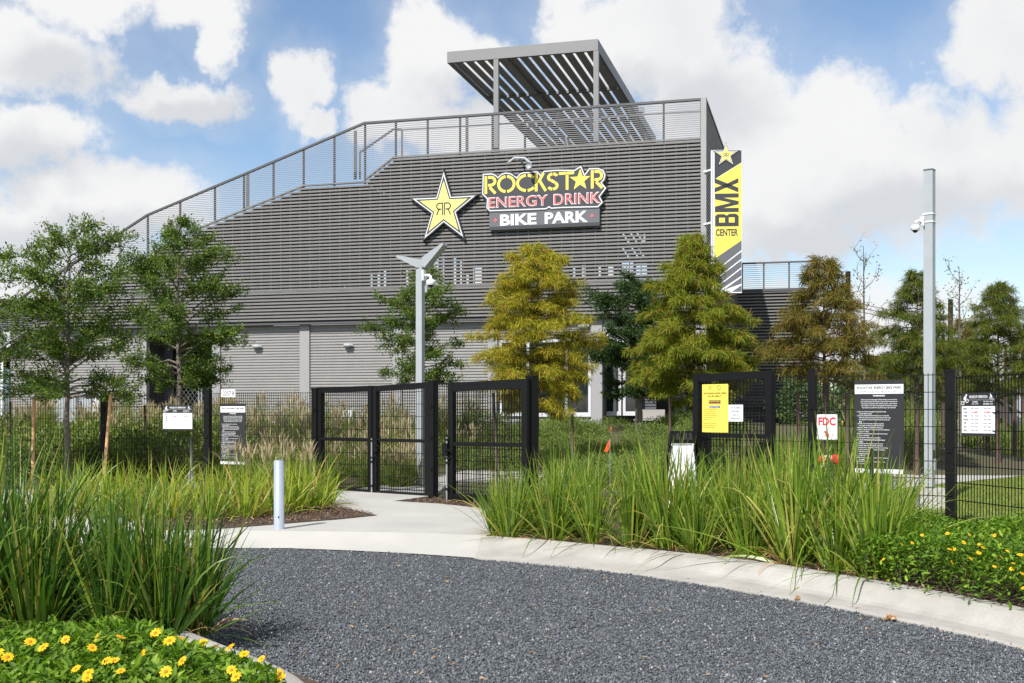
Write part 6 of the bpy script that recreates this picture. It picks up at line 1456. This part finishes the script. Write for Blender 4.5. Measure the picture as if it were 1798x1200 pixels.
# ------------------------------------------------------------------ far background on the right
def far_things():
    def tube_thing(nm, px, Y, top, r, m, lab, cat, grp=None):
        p = P(px, 720, Y); T = thing(nm, Vector((p.x, p.y, .1)), lab, cat, grp); MB().tube([(p.x, p.y, .1), (p.x, p.y, P(0, top, Y).z)], [r, r*.9], 8).build('pole', m, T, True); return T
    gpole = 'timber poles beyond the trees'
    tube_thing('timber_pole', 1489, 44, 477, .11, M_['stake2'], 'weathered timber pole standing beside the leafless sapling', 'pole', gpole)
    tube_thing('timber_pole', 1669, 44, 526, .11, M_['stake2'], 'shorter timber pole just right of the tall square pole', 'pole', gpole)
    # low house with brown roof
    Y = 70; a, b = P(1325, 716, Y), P(1515, 716, Y); T = thing('house', Vector(((a.x+b.x)/2, Y+4, .1)), 'distant pale blue house under a brown roof behind the trees', 'house')
    MB().beam(Vector((a.x, Y, .1)), (b.x-a.x, 0, 0), (0, 8, 0), (0, 0, a.z-.1)).build('wall', M_['bluewall'], T)
    r = MB(); zt = P(0, 684, Y).z; v = [(a.x-.5, Y-.6, a.z), (b.x+.5, Y-.6, a.z), (b.x+.5, Y+8.6, a.z), (a.x-.5, Y+8.6, a.z), (a.x+1.5, Y+4, zt), (b.x-1.5, Y+4, zt)]; r.add(v, [(0, 1, 5, 4), (1, 2, 5), (2, 3, 4, 5), (3, 0, 4), (3, 2, 1, 0)]); r.build('roof', M_['roof'], T)
    for px in (1372, 1395, 1420, 1450, 1490):
        q = P(px, 752, Y); w = MB().beam(Vector((q.x-.35, Y-.05, q.z)), (.7, 0, 0), (0, .06, 0), (0, 0, .9)).build('window', M_['frame'], T); MB().beam(Vector((q.x-.28, Y-.065, q.z+.07)), (.56, 0, 0), (0, .01, 0), (0, 0, .76)).build('pane', M_['glass'], w)
    # black braced steel frame
    Y = 40; T = thing('steel_frame', P(1380, 740, Y)*1, 'black cross braced steel frame beyond the fence right of the yellow notice', 'frame'); T.location.z = .1
    for p0, p1 in (((1352, 686), (1404, 748)), ((1398, 690), (1360, 732))): MB().bar(P(*p0, Y), P(*p1, Y), .10).build('brace', M_['black'], T)
    MB().bar(P(1352, 715, Y), P(1475, 714, Y), .09).build('beam', M_['black'], T)
    for px in (1363, 1442): q = P(px, 715, Y); MB().bar((q.x, Y, .1), (q.x, Y, q.z), .12).build('leg', M_['black'], T)
    # pale trailer and a yellow board
    Y = 48; a, b = P(1592, 758, Y), P(1684, 736, Y); T = thing('site_trailer', Vector(((a.x+b.x)/2, Y, .1)), 'low pale blue grey trailer in the distance behind the square pole', 'trailer')
    MB().beam(Vector((a.x, Y, .45)), (b.x-a.x, 0, 0), (0, 1.8, 0), (0, 0, P(0, 734, Y).z-.45)).build('body', M_['bluewall'], T)
    for i in range(7): MB().beam(Vector((a.x+.1+i*(b.x-a.x)/7, Y-.03, .5)), (.05, 0, 0), (0, .03, 0), (0, 0, .6)).build('rib', M_['galv'], T)
    for k in (.3, 1.6): MB().tube([(a.x+k, Y-.05, .35), (a.x+k, Y+.1, .35)], .25, 12).build('wheel', M_['black'], T)
    Y = 46; fc = Face(P(1478, 749, Y), (1, 0, 0)); w = 17*Y/FPX; h = 13*Y/FPX; T = thing('warning_board', P(1486, 749, Y), 'small yellow board with black marks in the distance', 'sign')
    fc.plate([(0, 0), (w, 0), (w, h), (0, h)], .03, 'plate', M_['yellow'], T); fc.flat([rct(w*.15, h*.25, w*.35, h*.8), rct(w*.45, h*.25, w*.85, h*.38), rct(w*.45, h*.6, w*.85, h*.75)], .004, 'marks', M_['ink'], T)
    for k in (.08, .92): q = fc.p(w*k, 0, -.05); MB().bar((q.x, q.y, .1), (q.x, q.y, q.z+.1), .05).build('leg', M_['black'], T)
    # dark ramp frame far right
    Y = 38; T = thing('ramp_frame', Vector((P(1775, 720, Y).x, Y, .1)), 'dark timber ramp frame with sloping deck behind the right grove', 'ramp')
    MB().bar(P(1738, 716, Y), P(1815, 770, Y), .55, .3).build('deck', M_['guard'], T); MB().bar(P(1740, 692, Y), P(1815, 740, Y), .06).build('handrail', M_['guard'], T); MB().bar(P(1742, 704, Y), P(1815, 752, Y), .05).build('handrail', M_['guard'], T)
    for px in (1742, 1768, 1796): q = P(px, 692+(px-1740)*.64, Y); MB().bar((q.x, Y, .1), (q.x, Y, q.z), .1).build('leg', M_['guard'], T)
    q0 = P(1784, 770, Y+4); MB().beam(Vector((q0.x, Y+4, .1)), (2.6, 0, 0), (0, .2, 0), (0, 0, P(0, 680, Y+4).z)).build('panel', M_['galv'], T)
    # far wood
    rng = np.random.default_rng(95); n = 26000; az = rng.uniform(-1.15, 1.15, n); D = rng.uniform(85, 130, n); hmax = 4.2+2.2*np.sin(az*23)+1.6*np.sin(az*57+1)+1.1*np.sin(az*131); z = np.abs(rng.beta(1.3, 1.5, n))*np.maximum(2, hmax)*(.8+.4*(D-85)/45)
    pos = np.stack([np.sin(az)*D, np.cos(az)*D, z+.1], 1); v, f = quads_from(pos, rnd_dir(rng, n), rnd_dir(rng, n), rng.uniform(.9, 1.9, n), rng.uniform(.6, 1.2, n)); mesh_obj('far_wood', v, f, M_['far'], None, kind='stuff')
    # nearer leafy saplings seen below the cypress crowns
    for i, (px, Y, h, lab) in enumerate(((1412, 36, 2.9, 'bright green sapling beside the black steel frame'), (1500, 40, 3.0, 'bright green sapling behind the right rules board'), (1590, 42, 3.4, 'bright green sapling behind the square pole'), (1660, 40, 3.2, 'bright green sapling behind the corner post'), (1545, 46, 3.8, 'broad green tree far behind the right rules board'))):
        p = P(px, 720, Y); T = thing('leafy_sapling', Vector((p.x, Y, .1)), lab, 'tree', 'small leafy trees beyond the grove'); r2 = np.random.default_rng(400+i); m = 2600; d = rnd_dir(r2, m); q = r2.uniform(.2, 1, m)**.5; pos = np.array([p.x, Y, .1+h*.55])+d*q[:, None]*[h*.38, h*.38, h*.46]*(1+.25*np.sin(d[:, :1]*6+i)*np.cos(d[:, 2:]*7))
        v, f = quads_from(pos, rnd_dir(r2, m), rnd_dir(r2, m), r2.uniform(.10, .2, m), r2.uniform(.05, .09, m)); mesh_obj('crown', v, f, M_['far'], T, kind='stuff'); MB().tube([(p.x, Y, .1), (p.x, Y, h*.6)], [.05, .03], 7).build('trunk', M_['bark'], T, True)
    c = MB()
    for k in range(3):
        y0 = 540+k*7; c.tube([P(1436, y0-22, 60), P(1540, y0, 60), P(1600, y0+14, 60)], .018, 4)
    tag(c.build('power_line', M_['guard']), 'thin dark cables strung between the trees above the grove', 'cable')
far_things()
print('objects', len(bpy.data.objects))
